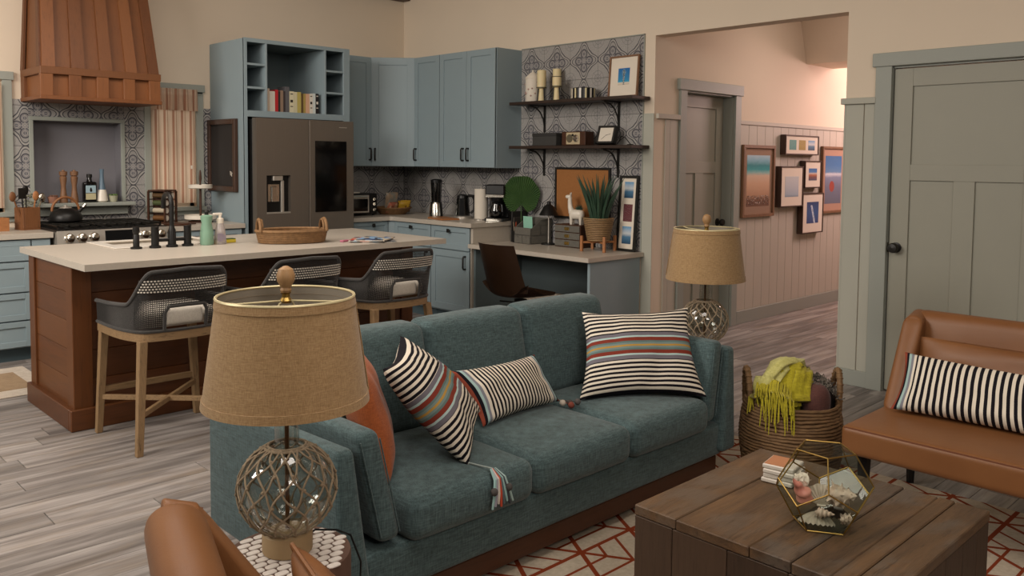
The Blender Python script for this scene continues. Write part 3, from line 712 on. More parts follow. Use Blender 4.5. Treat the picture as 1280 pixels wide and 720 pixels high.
for x0, x1 in ((FX0+.022, 3.518), (4.11, FX1-.03)):
    for z in (2.04, 2.235):
        m = MB(); m.box((x0, x1), (FY-.001, YA-.03), (z, z+.018), b=.001); part('shelf', m, 'blue', t, world=True)
# books
bk = [('c9b4a0', .030, .232, 'pale pink spined book, first at the left end of the cabinet cubby'), ('d8d2c4', .040, .208, 'thick white spined book between the pale pink one and the red one'), ('b3262a', .024, .226, 'bright red spined book on the cabinet shelf'),
      ('2d2523', .016, .212, 'slim black spined book right beside the bright red one'), ('8d7563', .022, .222, 'brown taupe spined book between two slim dark books'), ('3a3031', .016, .214, 'slim dark book left of the tall grey book'),
      ('5b595c', .030, .262, 'tall charcoal grey book, tallest on the cabinet shelf'), ('cfc7a8', .034, .22, 'cream spined book with dark marks, right of the tall grey book'), ('c6bf9f', .026, .216, 'plain cream spined book left of the olive yellow one'),
      ('b3a45c', .030, .218, 'olive yellow spined book on the cabinet shelf'), ('5f4a2a', .018, .206, 'dark ochre spined book right of the olive yellow one'), ('a58f4e', .018, .206, 'mustard spined book in the right half of the book row'),
      ('cfa486', .030, .206, 'peach spined book in the right half of the book row'), ('d6cfc2', .026, .208, 'white speckled spined book right of the peach one'), ('c9d0cd', .022, .214, 'pale blue white spined book left of the last black book'), ('1f1a1b', .026, .214, 'black spined book with white patch, last at the right end')]
tot = sum(b[1]+.001 for b in bk); sc = (4.088-3.540)/tot*.985; x = 3.541
for col, wd, ht, lab in bk:
    wd *= sc; t = thing('book', lab, 'book', (x+wd/2, 6.76, 1.8505), group='books in the cabinet cubby'); ht *= .88
    cm = plain('book_cover_'+col, col, .6, var=.05)
    m = MB(); h2 = wd/2-.0006; m.box((-h2, -h2+.002), (-.07, .07), (0, ht)); m.box((h2-.002, h2), (-.07, .07), (0, ht)); m.box((-h2, h2), (-.073, -.070), (0, ht), b=.0008); part('cover', m, cm, t)
    m = MB(); m.box((-h2+.002, h2-.002), (-.07, .066), (.003, ht-.004)); part('pages', m, 'paper', t)
    if 'marks' in lab or 'patch' in lab or 'speckled' in lab:
        dk = '2a221c' if 'patch' not in lab else 'd8d0c2'
        for z in ((.3, .34), (.5, .62), (.86, .9)):
            m = MB(); m.box((-h2*.6, h2*.6), (-.0738, -.0728), (ht*z[0], ht*z[1])); part('spine_print', m, plain('print_'+dk, dk, var=0), t)
    x += wd
# refrigerator
t = thing('refrigerator', 'dark stainless french door refrigerator with dispenser and dark glass panel', 'refrigerator', (3.85, 6.9, 0))
m = MB(); m.box((3.372, 4.300), (6.60, 7.26), (.02, 1.785), b=.004); part('body', m, 'blackm', t, world=True)
def fdoor(x0, x1, holes=None):
    m = MB()
    if holes:
        hx0, hx1, hz0, hz1 = holes
        for a in ((x0, hx0, .74, 1.795), (hx1, x1, .74, 1.795), (hx0, hx1, .74, hz0), (hx0, hx1, hz1, 1.795)): m.box((a[0], a[1]), (6.53, 6.60), (a[2], a[3]))
        m.box((hx0, hx1), (6.575, 6.60), (hz0, hz1))
    else: m.box((x0, x1), (6.53, 6.60), (.74, 1.795), b=.006, seg=2)
    return part('door', m, 'dsteel', t, world=True)
dl = fdoor(3.372, 3.862, (3.462, 3.685, .995, 1.315)); drr = fdoor(3.868, 4.325)
m = MB(); m.box((3.372, 4.325), (6.53, 6.60), (.38, .73), b=.006); part('drawer', m, 'dsteel', t, world=True)
m = MB(); m.box((3.372, 4.325), (6.53, 6.60), (.05, .372), b=.006); part('drawer', m, 'dsteel', t, world=True)
m = MB(); m.box((3.925, 4.245), (6.524, 6.531), (.99, 1.615), b=.003); part('glass_panel', m, 'dglass', drr, world=True)
m = MB(); m.box((3.463, 3.684), (6.570, 6.577), (.997, 1.313)); part('dispenser_recess', m, 'blackm', dl, world=True)
m = MB(); m.box((3.462, 3.685), (6.528, 6.575), (.990, 1.003), b=.001); m.box((3.53, 3.62), (6.54, 6.577), (1.27, 1.313), b=.003); m.box((3.61, 3.635), (6.55, 6.577), (1.003, 1.27), b=.002); part('dispenser_trim', m, 'steel', dl, world=True)
m = MB(); m.box((3.49, 3.60), (6.565, 6.571), (1.09, 1.24), b=.003); m.box((3.52, 3.57), (6.55, 6.566), (1.09, 1.22), b=.004); part('dispenser_paddle', m, 'chrome', dl, world=True)
m = MB(); m.box((4.17, 4.25), (6.5285, 6.531), (1.735, 1.742)); part('brand_plate', m, 'steel', drr, world=True)
# chalkboard on the cabinet side
t = thing('chalkboard', 'narrow dark chalkboard in brown wood frame on the blue refrigerator cabinet side', 'chalkboard', (3.32, 7.02, 1.17))
m = MB(); m.box((3.302, 3.322), (6.755, 7.282), (1.17, 1.79)); m2 = MB()
for a in ((6.755, 6.80, 1.17, 1.79), (7.237, 7.282, 1.17, 1.79), (6.80, 7.237, 1.17, 1.215), (6.80, 7.237, 1.745, 1.79)): m2.box((3.290, 3.322), (a[0], a[1]), (a[2], a[3]), b=.003)
m = MB(); m.box((3.306, 3.323), (6.79, 7.25), (1.2, 1.76)); part('slate', m, plain('chalkboard_slate', '25211f', .8), t, world=True); part('frame', m2, 'dframe', t, world=True)
m = MB(); m.tube([(3.3045, 6.84, 1.30), (3.3045, 6.85, 1.34), (3.3045, 6.87, 1.345), (3.3045, 6.86, 1.31), (3.3045, 6.83, 1.33)], .003, 4); part('chalk_drawing', m, 'paper', t, world=True)
# base cabinets
t = thing('base_cabinet', 'blue base cabinet with knobbed drawer right of the refrigerator', 'cabinet', (4.6, 6.9, 0))
body(t, (4.37, 6.68, 0), SA, NA, .43, .872, .60, toe=True)
d = shaker(t, 'drawer', (4.374, 6.68, .70), SA, NA, .422, .165, rail=.035); cup_knob(d, (4.62, 6.661, .835), NA); d = shaker(t, 'door', (4.374, 6.68, .115), SA, NA, .422, .575); cup_knob(d, (4.75, 6.661, .64), NA)
t = thing('base_cabinet', 'blue inner corner base cabinet under the worktop', 'cabinet', (5.1, 7.0, 0))
m = MB(); m.prism([(4.805, 7.287), (4.805, 6.665), (4.855, 6.615), (XB-.002, 6.615), (XB-.002, 7.287)], (0, 0, 0), EX, EY, EZ, .10, .872); part('body', m, 'blue', t, world=True)
for nm, y0, wd, lab in (('a', 6.61, .556, 'blue base cabinet with drawer next to the inner corner of the worktop'), ('b', 6.05, .535, 'blue base cabinet with drawer at the end beside the desk')):
    t = thing('base_cabinet', lab, 'cabinet', (5.15, y0-wd/2, 0)); body(t, (4.855, y0, 0), SB, NB, wd, .872, .598, toe=True)
    d = shaker(t, 'drawer', (4.855, y0-.004, .665), SB, NB, wd-.008, .20, rail=.045); cup_knob(d, (4.836, y0-wd/2, .83), NB)
    d = shaker(t, 'door', (4.855, y0-.004, .115), SB, NB, wd-.008, .54, rail=.06); handle_bar(d, (4.836, y0-wd+.05, .56), NB, EZ)
m = MB(); m.prism([(4.357, YA-.008), (4.357, 6.635), (4.80, 6.635), (4.815, 6.61), (4.815, 5.475), (XB-.008, 5.475), (XB-.008, YA-.008)], (0, 0, 0), EX, EY, EZ, .873, .912, b=.002)
solo('worktop', 'grey L shaped stone worktop in the far kitchen corner', 'worktop', m, 'counter', (4.9, 6.6, .873), world=True)
m = MB(); m.box((4.85, XB-.008), (5.487, 5.505), (.735, .872), b=.001); m.box((4.85, XB-.008), (5.505, 5.515), (0, .872)); solo('end_panel', 'pale panel closing the worktop end above the desk', 'panel', m, 'counter', (5.1, 5.5, 0), world=True)
# desk
t = thing('desk', 'built-in desk with pale stone top and blue side panel', 'desk', (5.1, 4.8, 0))
m = MB(); m.prism([(4.79, 5.485), (4.77, 4.10), (XB-.008, 4.10), (XB-.008, 5.485)], (0, 0, 0), EX, EY, EZ, .70, .735, b=.002); part('desktop', m, 'counter', t, world=True)
m = MB(); m.box((4.82, XB-.026), (4.125, 4.150), (0, .70), b=.001); part('side_panel', m, 'blue', t, world=True)
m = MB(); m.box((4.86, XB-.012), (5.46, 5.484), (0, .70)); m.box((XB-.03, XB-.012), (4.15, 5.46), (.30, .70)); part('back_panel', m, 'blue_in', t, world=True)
# stove-side counters
t = thing('base_cabinet', 'blue drawer cabinet at the left edge beside the stove', 'cabinet', (1.4, 6.95, 0))
body(t, (.9, 6.67, 0), SA, NA, .94, .872, .61, toe=True)
for z0, hh in ((.72, .145), (.50, .21), (.30, .19), (.11, .18)):
    for x0, ww in ((.904, .80), (1.712, .124)):
        if x0 < 1.7: d = shaker(t, 'drawer', (x0, 6.67, z0), SA, NA, ww, hh, rail=.04); cup_knob(d, (x0+ww/2, 6.65, z0+hh*.5), NA)
m = MB(); m.obox((1.716, 6.67, .11), SA, EZ, NA, (0, .118), (0, .755), (0, .018), b=.002); part('filler', m, 'blue', t, world=True)
m = MB(); m.box((.88, 1.852), (6.635, YA-.008), (.873, .912), b=.002); solo('worktop', 'short grey stone worktop left of the stove', 'worktop', m, 'counter', (1.4, 6.95, .873), world=True)
t = thing('base_cabinet', 'blue base cabinet between the stove and the refrigerator surround', 'cabinet', (2.98, 6.95, 0))
body(t, (2.66, 6.67, 0), SA, NA, .64, .872, .61, toe=True); d = shaker(t, 'drawer', (2.664, 6.67, .70), SA, NA, .632, .165, rail=.04); cup_knob(d, (2.98, 6.65, .79), NA); shaker(t, 'door', (2.664, 6.67, .115), SA, NA, .632, .575)
m = MB(); m.box((2.652, 3.322), (6.635, YA-.008), (.873, .912), b=.002); solo('worktop', 'short grey stone worktop right of the stove', 'worktop', m, 'counter', (3.0, 6.95, .873), world=True)
# mantel shelf
t = thing('mantel_shelf', 'grey green mantel shelf under the wall niche', 'shelf', (2.23, 7.2, 1.0))
m = MB(); m.box((1.87, 2.625), (YA-.13, YA+.11), (1.062, 1.092), b=.006, seg=2); part('shelf_top', m, 'trim', t, world=True)
m = MB(); m.box((1.895, 2.59), (YA-.05, YA-.008), (.99, 1.062), b=.003); part('apron', m, 'trim', t, world=True)
# range hood
t = thing('range_hood', 'tall tapered reddish wood range hood with vertical battens', 'range hood', (2.24, 7.0, 1.87))
HX0, HX1, HYF = 1.84, 2.68, 6.80; ZB, ZM, ZT = 1.875, 2.085, 3.1
def hoodpt(u, z, dep=0):            # front face point, tapers towards the top
    k = max(0, (z-ZM)/(ZT-ZM)); ins = .055*k
    return (HX0+ins+(HX1-HX0-2*ins)*u, HYF+.20*k-dep, z)
m = MB()
def hexa(mb, b4, t4):
    vs = [mb.bm.verts.new(p) for p in b4+t4]
    for q in ((3, 2, 1, 0), (4, 5, 6, 7), (0, 1, 5, 4), (1, 2, 6, 5), (2, 3, 7, 6), (3, 0, 4, 7)): mb.bm.faces.new([vs[i] for i in q])
    bmesh.ops.recalc_face_normals(mb.bm, faces=mb.bm.faces)
def back(p): return (p[0], YA, p[2])
hexa(m, [hoodpt(.012, ZM), hoodpt(.988, ZM), back(hoodpt(.988, ZM)), back(hoodpt(.012, ZM))], [hoodpt(.012, ZT), hoodpt(.988, ZT), back(hoodpt(.988, ZT)), back(hoodpt(.012, ZT))]); part('shell', m, 'hood', t, world=True)
m = MB(); m.box((HX0+.012, HX1-.012), (HYF+.012, YA), (ZB+.012, ZM)); part('shell', m, 'hood', t, world=True)
for u0, u1 in ((0, .105), (.235, .345), (.475, .58), (.70, .80), (.905, 1)):            # battens
    m = MB(); z0 = ZM+.022
    hexa(m, [hoodpt(u0, z0, .024), hoodpt(u1, z0, .024), hoodpt(u1, z0, -.002), hoodpt(u0, z0, -.002)], [hoodpt(u0, ZT, .024), hoodpt(u1, ZT, .024), hoodpt(u1, ZT, -.002), hoodpt(u0, ZT, -.002)]); part('batten', m, 'hood', t, world=True)
m = MB()                     # left side battens
for yy in (0, .86):
    def sp(z, y2, ox):
        p = hoodpt(0, z); yv = p[1]+(YA-p[1])*y2; return (p[0]-ox, yv, z)
    w2 = .14
    mm = MB(); hexa(mm, [sp(ZM+.022, yy, .014), sp(ZM+.022, yy+w2, .014), sp(ZM+.022, yy+w2, -.002), sp(ZM+.022, yy, -.002)], [sp(ZT, yy, .014), sp(ZT, yy+w2, .014), sp(ZT, yy+w2, -.002), sp(ZT, yy, -.002)]); part('batten', mm, 'hood', t, world=True)
m = MB()
m.box((HX0-.012, HX1+.012), (HYF-.026, YA), (ZM-.03, ZM+.024), b=.003); part('rail', m, 'hood', t, world=True)
m = MB(); m.box((HX0-.016, HX1+.016), (HYF-.030, YA), (ZB-.004, ZB+.024), b=.003); part('rail', m, 'hood', t, world=True)
for k in range(5):
    xx = HX0-.012+k*(HX1-HX0+.024-.09)/4; m = MB(); m.box((xx, xx+.085), (HYF-.022, HYF+.014), (ZB+.02, ZM-.026), b=.002); part('block', m, 'hood', t, world=True)
for yy in (7.2,):
    m = MB(); m.box((HX0-.012, HX0+.014), (yy, yy+.085), (ZB+.02, ZM-.026), b=.002); part('block', m, 'hood', t, world=True)
# stove
t = thing('stove', 'stainless steel gas range with black grates and round knobs', 'stove', (2.255, 6.93, 0))
m = MB(); m.box((1.862, 2.648), (6.62, 7.25), (.03, .912), b=.002); part('body', m, 'steel', t, world=True)
m = MB(); m.box((1.860, 2.650), (6.60, 7.27), (.912, .926), b=.003); part('cooktop', m, 'blackm', t, world=True)
m = MB(); m.prism([(6.62, .800), (6.585, .815), (6.600, .922), (6.62, .926)], (0, 0, 0), EY, EZ, EX, 1.862, 2.648, b=.001); cp = part('control_panel', m, 'steel', t, world=True)
Nc = V((0, -1, .14)).normalized()
for xx in (1.945, 2.03, 2.113, 2.475, 2.54, 2.60):
    m = MB(); rot = Nc.to_track_quat('Z', 'Y').to_matrix().to_4x4(); m.lathe([(.036, 0), (.036, .006), (.031, .010), (.029, .034), (.022, .038), (0, .038)], 24, M4=Matrix.Translation((xx, 6.594, .865)) @ rot, cap=False); part('knob', m, 'chrome', cp, world=True)
m = MB(); m.obox((2.19, 6.591, .865), (1, 0, 0), Nc.cross(EX).normalized()*1, Nc, (0, .235), (-.035, .045), (0, .004), b=.001); part('display', m, 'dglass', cp, world=True)
m = MB(); m.box((1.87, 2.64), (6.585, 6.62), (.22, .785), b=.004); dd = part('oven_door', m, 'steel', t, world=True)
m = MB(); m.tube([(1.92, 6.56, .74), (2.59, 6.56, .74)], .012, 10); m.tube([(1.95, 6.56, .74), (1.95, 6.59, .74)], .008); m.tube([(2.56, 6.56, .74), (2.56, 6.59, .74)], .008); part('handle', m, 'chrome', dd, world=True)
for gx in (1.885, 2.145, 2.40):
    m = MB(); z = .955; wd = .23
    for yy in (6.66, 6.78, 6.93, 7.08, 7.2): m.box((gx, gx+wd), (yy, yy+.014), (z-.014, z), b=.002)
    for q in (0, .072, .145, .216): m.box((gx+q, gx+q+.014), (6.66, 7.214), (z-.014, z), b=.002)
    for (a, b2) in ((gx, 6.66), (gx+wd-.014, 6.66), (gx, 7.2), (gx+wd-.014, 7.2)): m.box((a, a+.014), (b2, b2+.014), (.926, z-.01))
    m.lathe([(.045, .926), (.045, .936), (.03, .94), (0, .94)], 16, c=(gx+wd/2, 6.80, 0)); m.lathe([(.045, .926), (.045, .936), (.03, .94), (0, .94)], 16, c=(gx+wd/2, 7.08, 0)); part('grate', m, 'black', t, world=True)
m = MB(); m.box((1.87, 2.64), (7.22, 7.27), (.926, .955), b=.004); part('back_guard', m, 'steel', t, world=True)
# curtain + valance
t = thing('curtain', 'striped orange and cream curtain with a short valance in the kitchen window', 'curtain', (3.0, 7.26, 1.05))
def cloth(x0, x1, z0, z1, y, amp, waves, nu=60, nv=12):
    m = MB(); m.grid(lambda u, v: (x0+(x1-x0)*u, y+amp*sin(u*waves*2*pi+v)*(1-.2*v), z0+(z1-z0)*v), nu, nv); return m
part('panel', cloth(2.79, 3.165, 1.065, 1.99, 7.245, .005, 5), 'curtain', t, world=True); part('valance', cloth(2.80, 3.185, 1.86, 2.045, 7.222, .009, 9), 'curtain', t, world=True)
m = MB(); m.tube([(2.77, 7.235, 2.02), (3.23, 7.235, 2.02)], .006, 8); part('rod', m, 'black', t, world=True)
m = MB(); m.box((3.12, 3.135), (7.23, 7.236), (1.36, 1.39), b=.002); part('clip', m, 'white', t, world=True)
t = thing('curtain', 'striped curtain at the left edge beside the utensils', 'curtain', (1.45, 7.26, 1.05)); part('panel', cloth(1.10, 1.69, 1.065, 2.0, 7.245, .008, 9), 'curtain', t, world=True)
# ================================================================ island
t = thing('kitchen_island', 'cherry stained wood kitchen island base with recessed plank panels', 'kitchen island', (2.5, 5.15, 0))
IX0, IX1, IY0, IY1 = 1.412, 3.655, 4.775, 5.555
m = MB(); m.box((IX0+.022, IX1-.022), (IY0+.022, IY1-.01), (.0, .884)); part('core', m, 'cherryx', t, world=True)
for (x0, y0) in ((IX0, IY0), (IX0, IY1-.10), (IX1-.10, IY0), (IX1-.10, IY1-.10)):
    m = MB(); m.box((x0, x0+.10), (y0, y0+.10), (.10, .886), b=.003); part('corner_post', m, 'cherry', t, world=True)
for k in range(5):
    z0 = .11+k*.155; m = MB(); m.box((IX0+.012, IX0+.03), (IY0+.10, IY1-.10), (z0, z0+.153), b=.002); part('plank', m, 'cherryh', t, world=True)
    m = MB(); m.box((IX0+.10, IX1-.10), (IY0+.012, IY0+.03), (z0, z0+.153), b=.002); part('plank', m, 'cherryx', t, world=True)
m = MB()
for a in ((IX0-.022, IX1+.022, IY0-.022, IY0+.02), (IX0-.022, IX0+.02, IY0+.02, IY1+.01), (IX1-.02, IX1+.022, IY0+.02, IY1+.01)): m.box((a[0], a[1]), (a[2], a[3]), (0, .115), b=.004)
part('base_moulding', m, 'cherryx', t, world=True)
SX0, SX1, SY0, SY1 = 1.80, 2.40, 5.14, 5.56
m = MB(); X0, X1, Y0, Y1 = 1.378, 3.69, 4.45, 5.60
for a in ((X0, X1, Y0, SY0), (X0, SX0, SY0, Y1), (SX1, X1, SY0, Y1), (SX0, SX1, SY1, Y1)): m.box((a[0], a[1]), (a[2], a[3]), (.886, .92))
solo('island_worktop', 'large pale stone worktop on the wooden island', 'worktop', m, 'counter', (2.5, 5.0, .886), world=True)
m = MB(); z = .926
for a in ((SX0-.05, SX1+.02, SY0-.02, SY0+.03), (SX0-.05, SX1+.02, SY1-.02, SY1+.05), (SX0-.05, SX0+.02, SY0+.03, SY1-.02), (SX1-.02, SX1+.02, SY0+.03, SY1-.02)): m.box((a[0], a[1]), (a[2], a[3]), (.9201, z), b=.002)
m.box((SX0+.001, SX1-.001), (SY0+.001, SY1-.001), (.90, .905)); solo('sink', 'white enamel sink set into the island worktop behind the black faucet', 'sink', m, 'porcelain', (2.1, 5.35, .92), world=True)
# ================================================================ on the island
IZ = .9205
t = thing('faucet', 'black bridge faucet with high arched spout and two posts', 'faucet', (2.055, 5.045, IZ))
m = MB()
m.lathe([(.034, 0), (.034, .012), (.024, .016), (.022, .10), (.016, .115), (.014, .13)], 20)
R = .062; pts = [(0, 0, .12), (0, 0, .255)]+[(0, R-R*cos(a), .255+R*sin(a)) for a in [pi*k/10 for k in range(1, 11)]]; pts.append((0, 2*R, .225))
m.tube(pts, .0135, 12); part('spout', m, 'blackm', t)
for sx in (-.10, .095):
    m = MB(); m.lathe([(.033, 0), (.033, .012), (.022, .016), (.022, .125), (0, .125)], 20, c=(sx, 0, 0)); part('post', m, 'blackm', t)
m = MB(); m.tube([(-.10, 0, .045), (.095, 0, .045)], .011, 10); part('bridge', m, 'blackm', t)
for sx in (-.10, .095):
    m = MB(); m.tube([(sx, 0, .12), (sx, -.045, .128)], .006, 8); part('lever', m, 'blackm', t)
t = thing('side_sprayer', 'short black sprayer left of the bridge faucet', 'sprayer', (1.852, 5.06, IZ))
m = MB(); m.lathe([(.032, 0), (.032, .010), (.018, .014), (.017, .08), (.014, .085), (.020, .10), (.018, .128), (0, .132)], 18); part('body', m, 'blackm', t); m = MB(); m.tube([(0, 0, .115), (0, -.025, .118)], .006); part('trigger', m, 'blackm', t)
t = thing('soap_bottle', 'pale green waisted soap bottle with dark pump on the island', 'bottle', (2.268, 5.04, IZ))
m = MB(); m.lathe([(.038, 0), (.042, .01), (.040, .08), (.030, .135), (.036, .165), (.036, .178), (.020, .185), (0, .185)], 20); part('bottle', m, 'soapg', t)
m = MB(); m.lathe([(.012, .184), (.012, .20), (.018, .203), (.012, .215), (0, .216)], 14); part('cap', m, 'black', t)
t = thing('soap_dispenser', 'clear soap dispenser with white pump right of the green bottle', 'bottle', (2.352, 5.035, IZ))
m = MB(); m.lathe([(.036, 0), (.039, .01), (.030, .09), (.020, .13), (0, .132)], 20); part('bottle', m, M('clear_soap', 'c9c0bd', .1, trans=.5).m, t)
m = MB(); m.lathe([(.021, .13), (.022, .16), (.01, .163), (.01, .185), (0, .186)], 14); m.box((-.045, .012), (-.008, .008), (.18, .195), b=.003); part('pump', m, 'white', t)
m = MB(); m.box((-.034, -.0), (-.0385, -.0375), (.02, .07)); m.box((-.028, .02), (-.0365, -.0355), (.03, .06)); part('label', m, plain('grey_label', '8d8390', .6), t)
m = MB(); m.rbox((0, 0, .011), (.075, .05, .022), .006); t = solo('sponge', 'small yellow sponge with green pad beside the soap bottles', 'sponge', m, plain('yellow_sponge', 'c9b53a', .9), (2.435, 5.09, IZ)); m = MB(); m.box((-.036, .036), (-.024, .024), (.0215, .027), b=.002); part('scouring_pad', m, plain('green_pad', '4d5b2e', .9), t)
# rattan tray basket
t = thing('rattan_basket', 'oval rattan tray basket with two arched handles on the island', 'basket', (2.75, 4.86, IZ), rz=-.35)
def oval_coil(mb, a, b, z, r, n=72, wob=0): mb.tube([((a+wob*random.uniform(-1, 1))*cos(2*pi*k/n), (b+wob*random.uniform(-1, 1))*sin(2*pi*k/n), z+wob*random.uniform(-1, 1)) for k in range(n)], r, 6, closed=True)
m = MB()
for k in range(8): oval_coil(m, .205+.002*k, .135+.002*k, .008+k*.0088, .0062, wob=.0006)
m.lathe([(0, .004), (.2, .004)], 40, sy=.66, cap=False)
for k in range(90):
    a = 2*pi*k/90; A = .213; B = .143; m.tube([(A*cos(a)*.97, B*sin(a)*.97, .004), (A*cos(a+.03)*1.01, B*sin(a+.03)*1.01, .04), (A*cos(a)*1.03, B*sin(a)*1.03, .074)], .0028, 4)
part('woven_wall', m, 'wicker', t, kind='stuff'); m = MB(); oval_coil(m, .222, .152, .078, .011); part('rim', m, 'wicker', t)
for sg in (-1, 1):
    m = MB(); pts = []
    for k in range(13):
        a = pi*k/12; pts.append((sg*(.205+.0), .085*cos(a), .075+.075*sin(a)))
    m.tube(pts, .0105, 8); m.tube([(sg*(.190), p[1]*.8, p[2]-.004) for p in pts], .007, 6); part('handle', m, 'wicker', t)
# magazines
def cover_mat(name, cols):
    m = M(name, 'ffffff', .35); co = m.coord('UV'); v = m.n('ShaderNodeTexVoronoi'); m.l(co, v.inputs['Vector']); v.inputs['Scale'].default_value = 5
    sx = m.n('ShaderNodeSeparateColor'); m.l(v.outputs['Color'], sx.inputs[0]); m.base(m.ramp(X(sx.outputs[0]), [(k/len(cols), c) for k, c in enumerate(cols)], 'CONSTANT')); return m.m
def magazine(loc, rz, lab, cm, w_=.21, h_=.27, th=.006):
    t = thing('magazine', lab, 'magazine', loc, rz, group='magazines on the island')
    m = MB(); m.box((-w_/2+.002, w_/2-.002), (-h_/2+.002, h_/2-.002), (.0008, th-.0008)); part('pages', m, 'paper', t)
    m = MB(); m.box((-w_/2, w_/2), (-h_/2, h_/2), (th-.0008, th)); m.box((-w_/2, w_/2), (-h_/2, h_/2), (0, .0008)); m.box((-w_/2-.001, -w_/2), (-h_/2, h_/2), (0, th))
    for f in m.bm.faces:
        for l in f.loops: l[m.uvl].uv = (l.vert.co.x/w_+.5, l.vert.co.y/h_+.5)
    part('cover', m, cm, t); return t
magazine((3.24, 4.62, IZ), -.5, 'dark covered magazine at the bottom of the island pile', cover_mat('cover_dark', ['3a3f4a', '242630', '8c8a86', '4c4f5a']), .22, .29)
magazine((3.18, 4.64, IZ+.0065), -.75, 'magazine with colourful cover, middle of the island pile', cover_mat('cover_colour', ['4fa3d6', 'c8553d', '2f3550', 'd9d0c4', 'e39a5c']))
magazine((3.21, 4.60, IZ+.013), -.9, 'grey and blue magazine on top of the island pile', cover_mat('cover_grey', ['5a5f6b', '88a9c9', '33343c', 'c7b8a0', '2d3f6e']), .2, .26)
m = MB(); m.box((-.035, .035), (-.014, .014), (0, .012), b=.002); solo('marker_box', 'tiny pink and black packet left of the magazines', 'packet', m, plain('pink_packet', 'b06a7e', .5), (3.03, 4.68, IZ), .3)
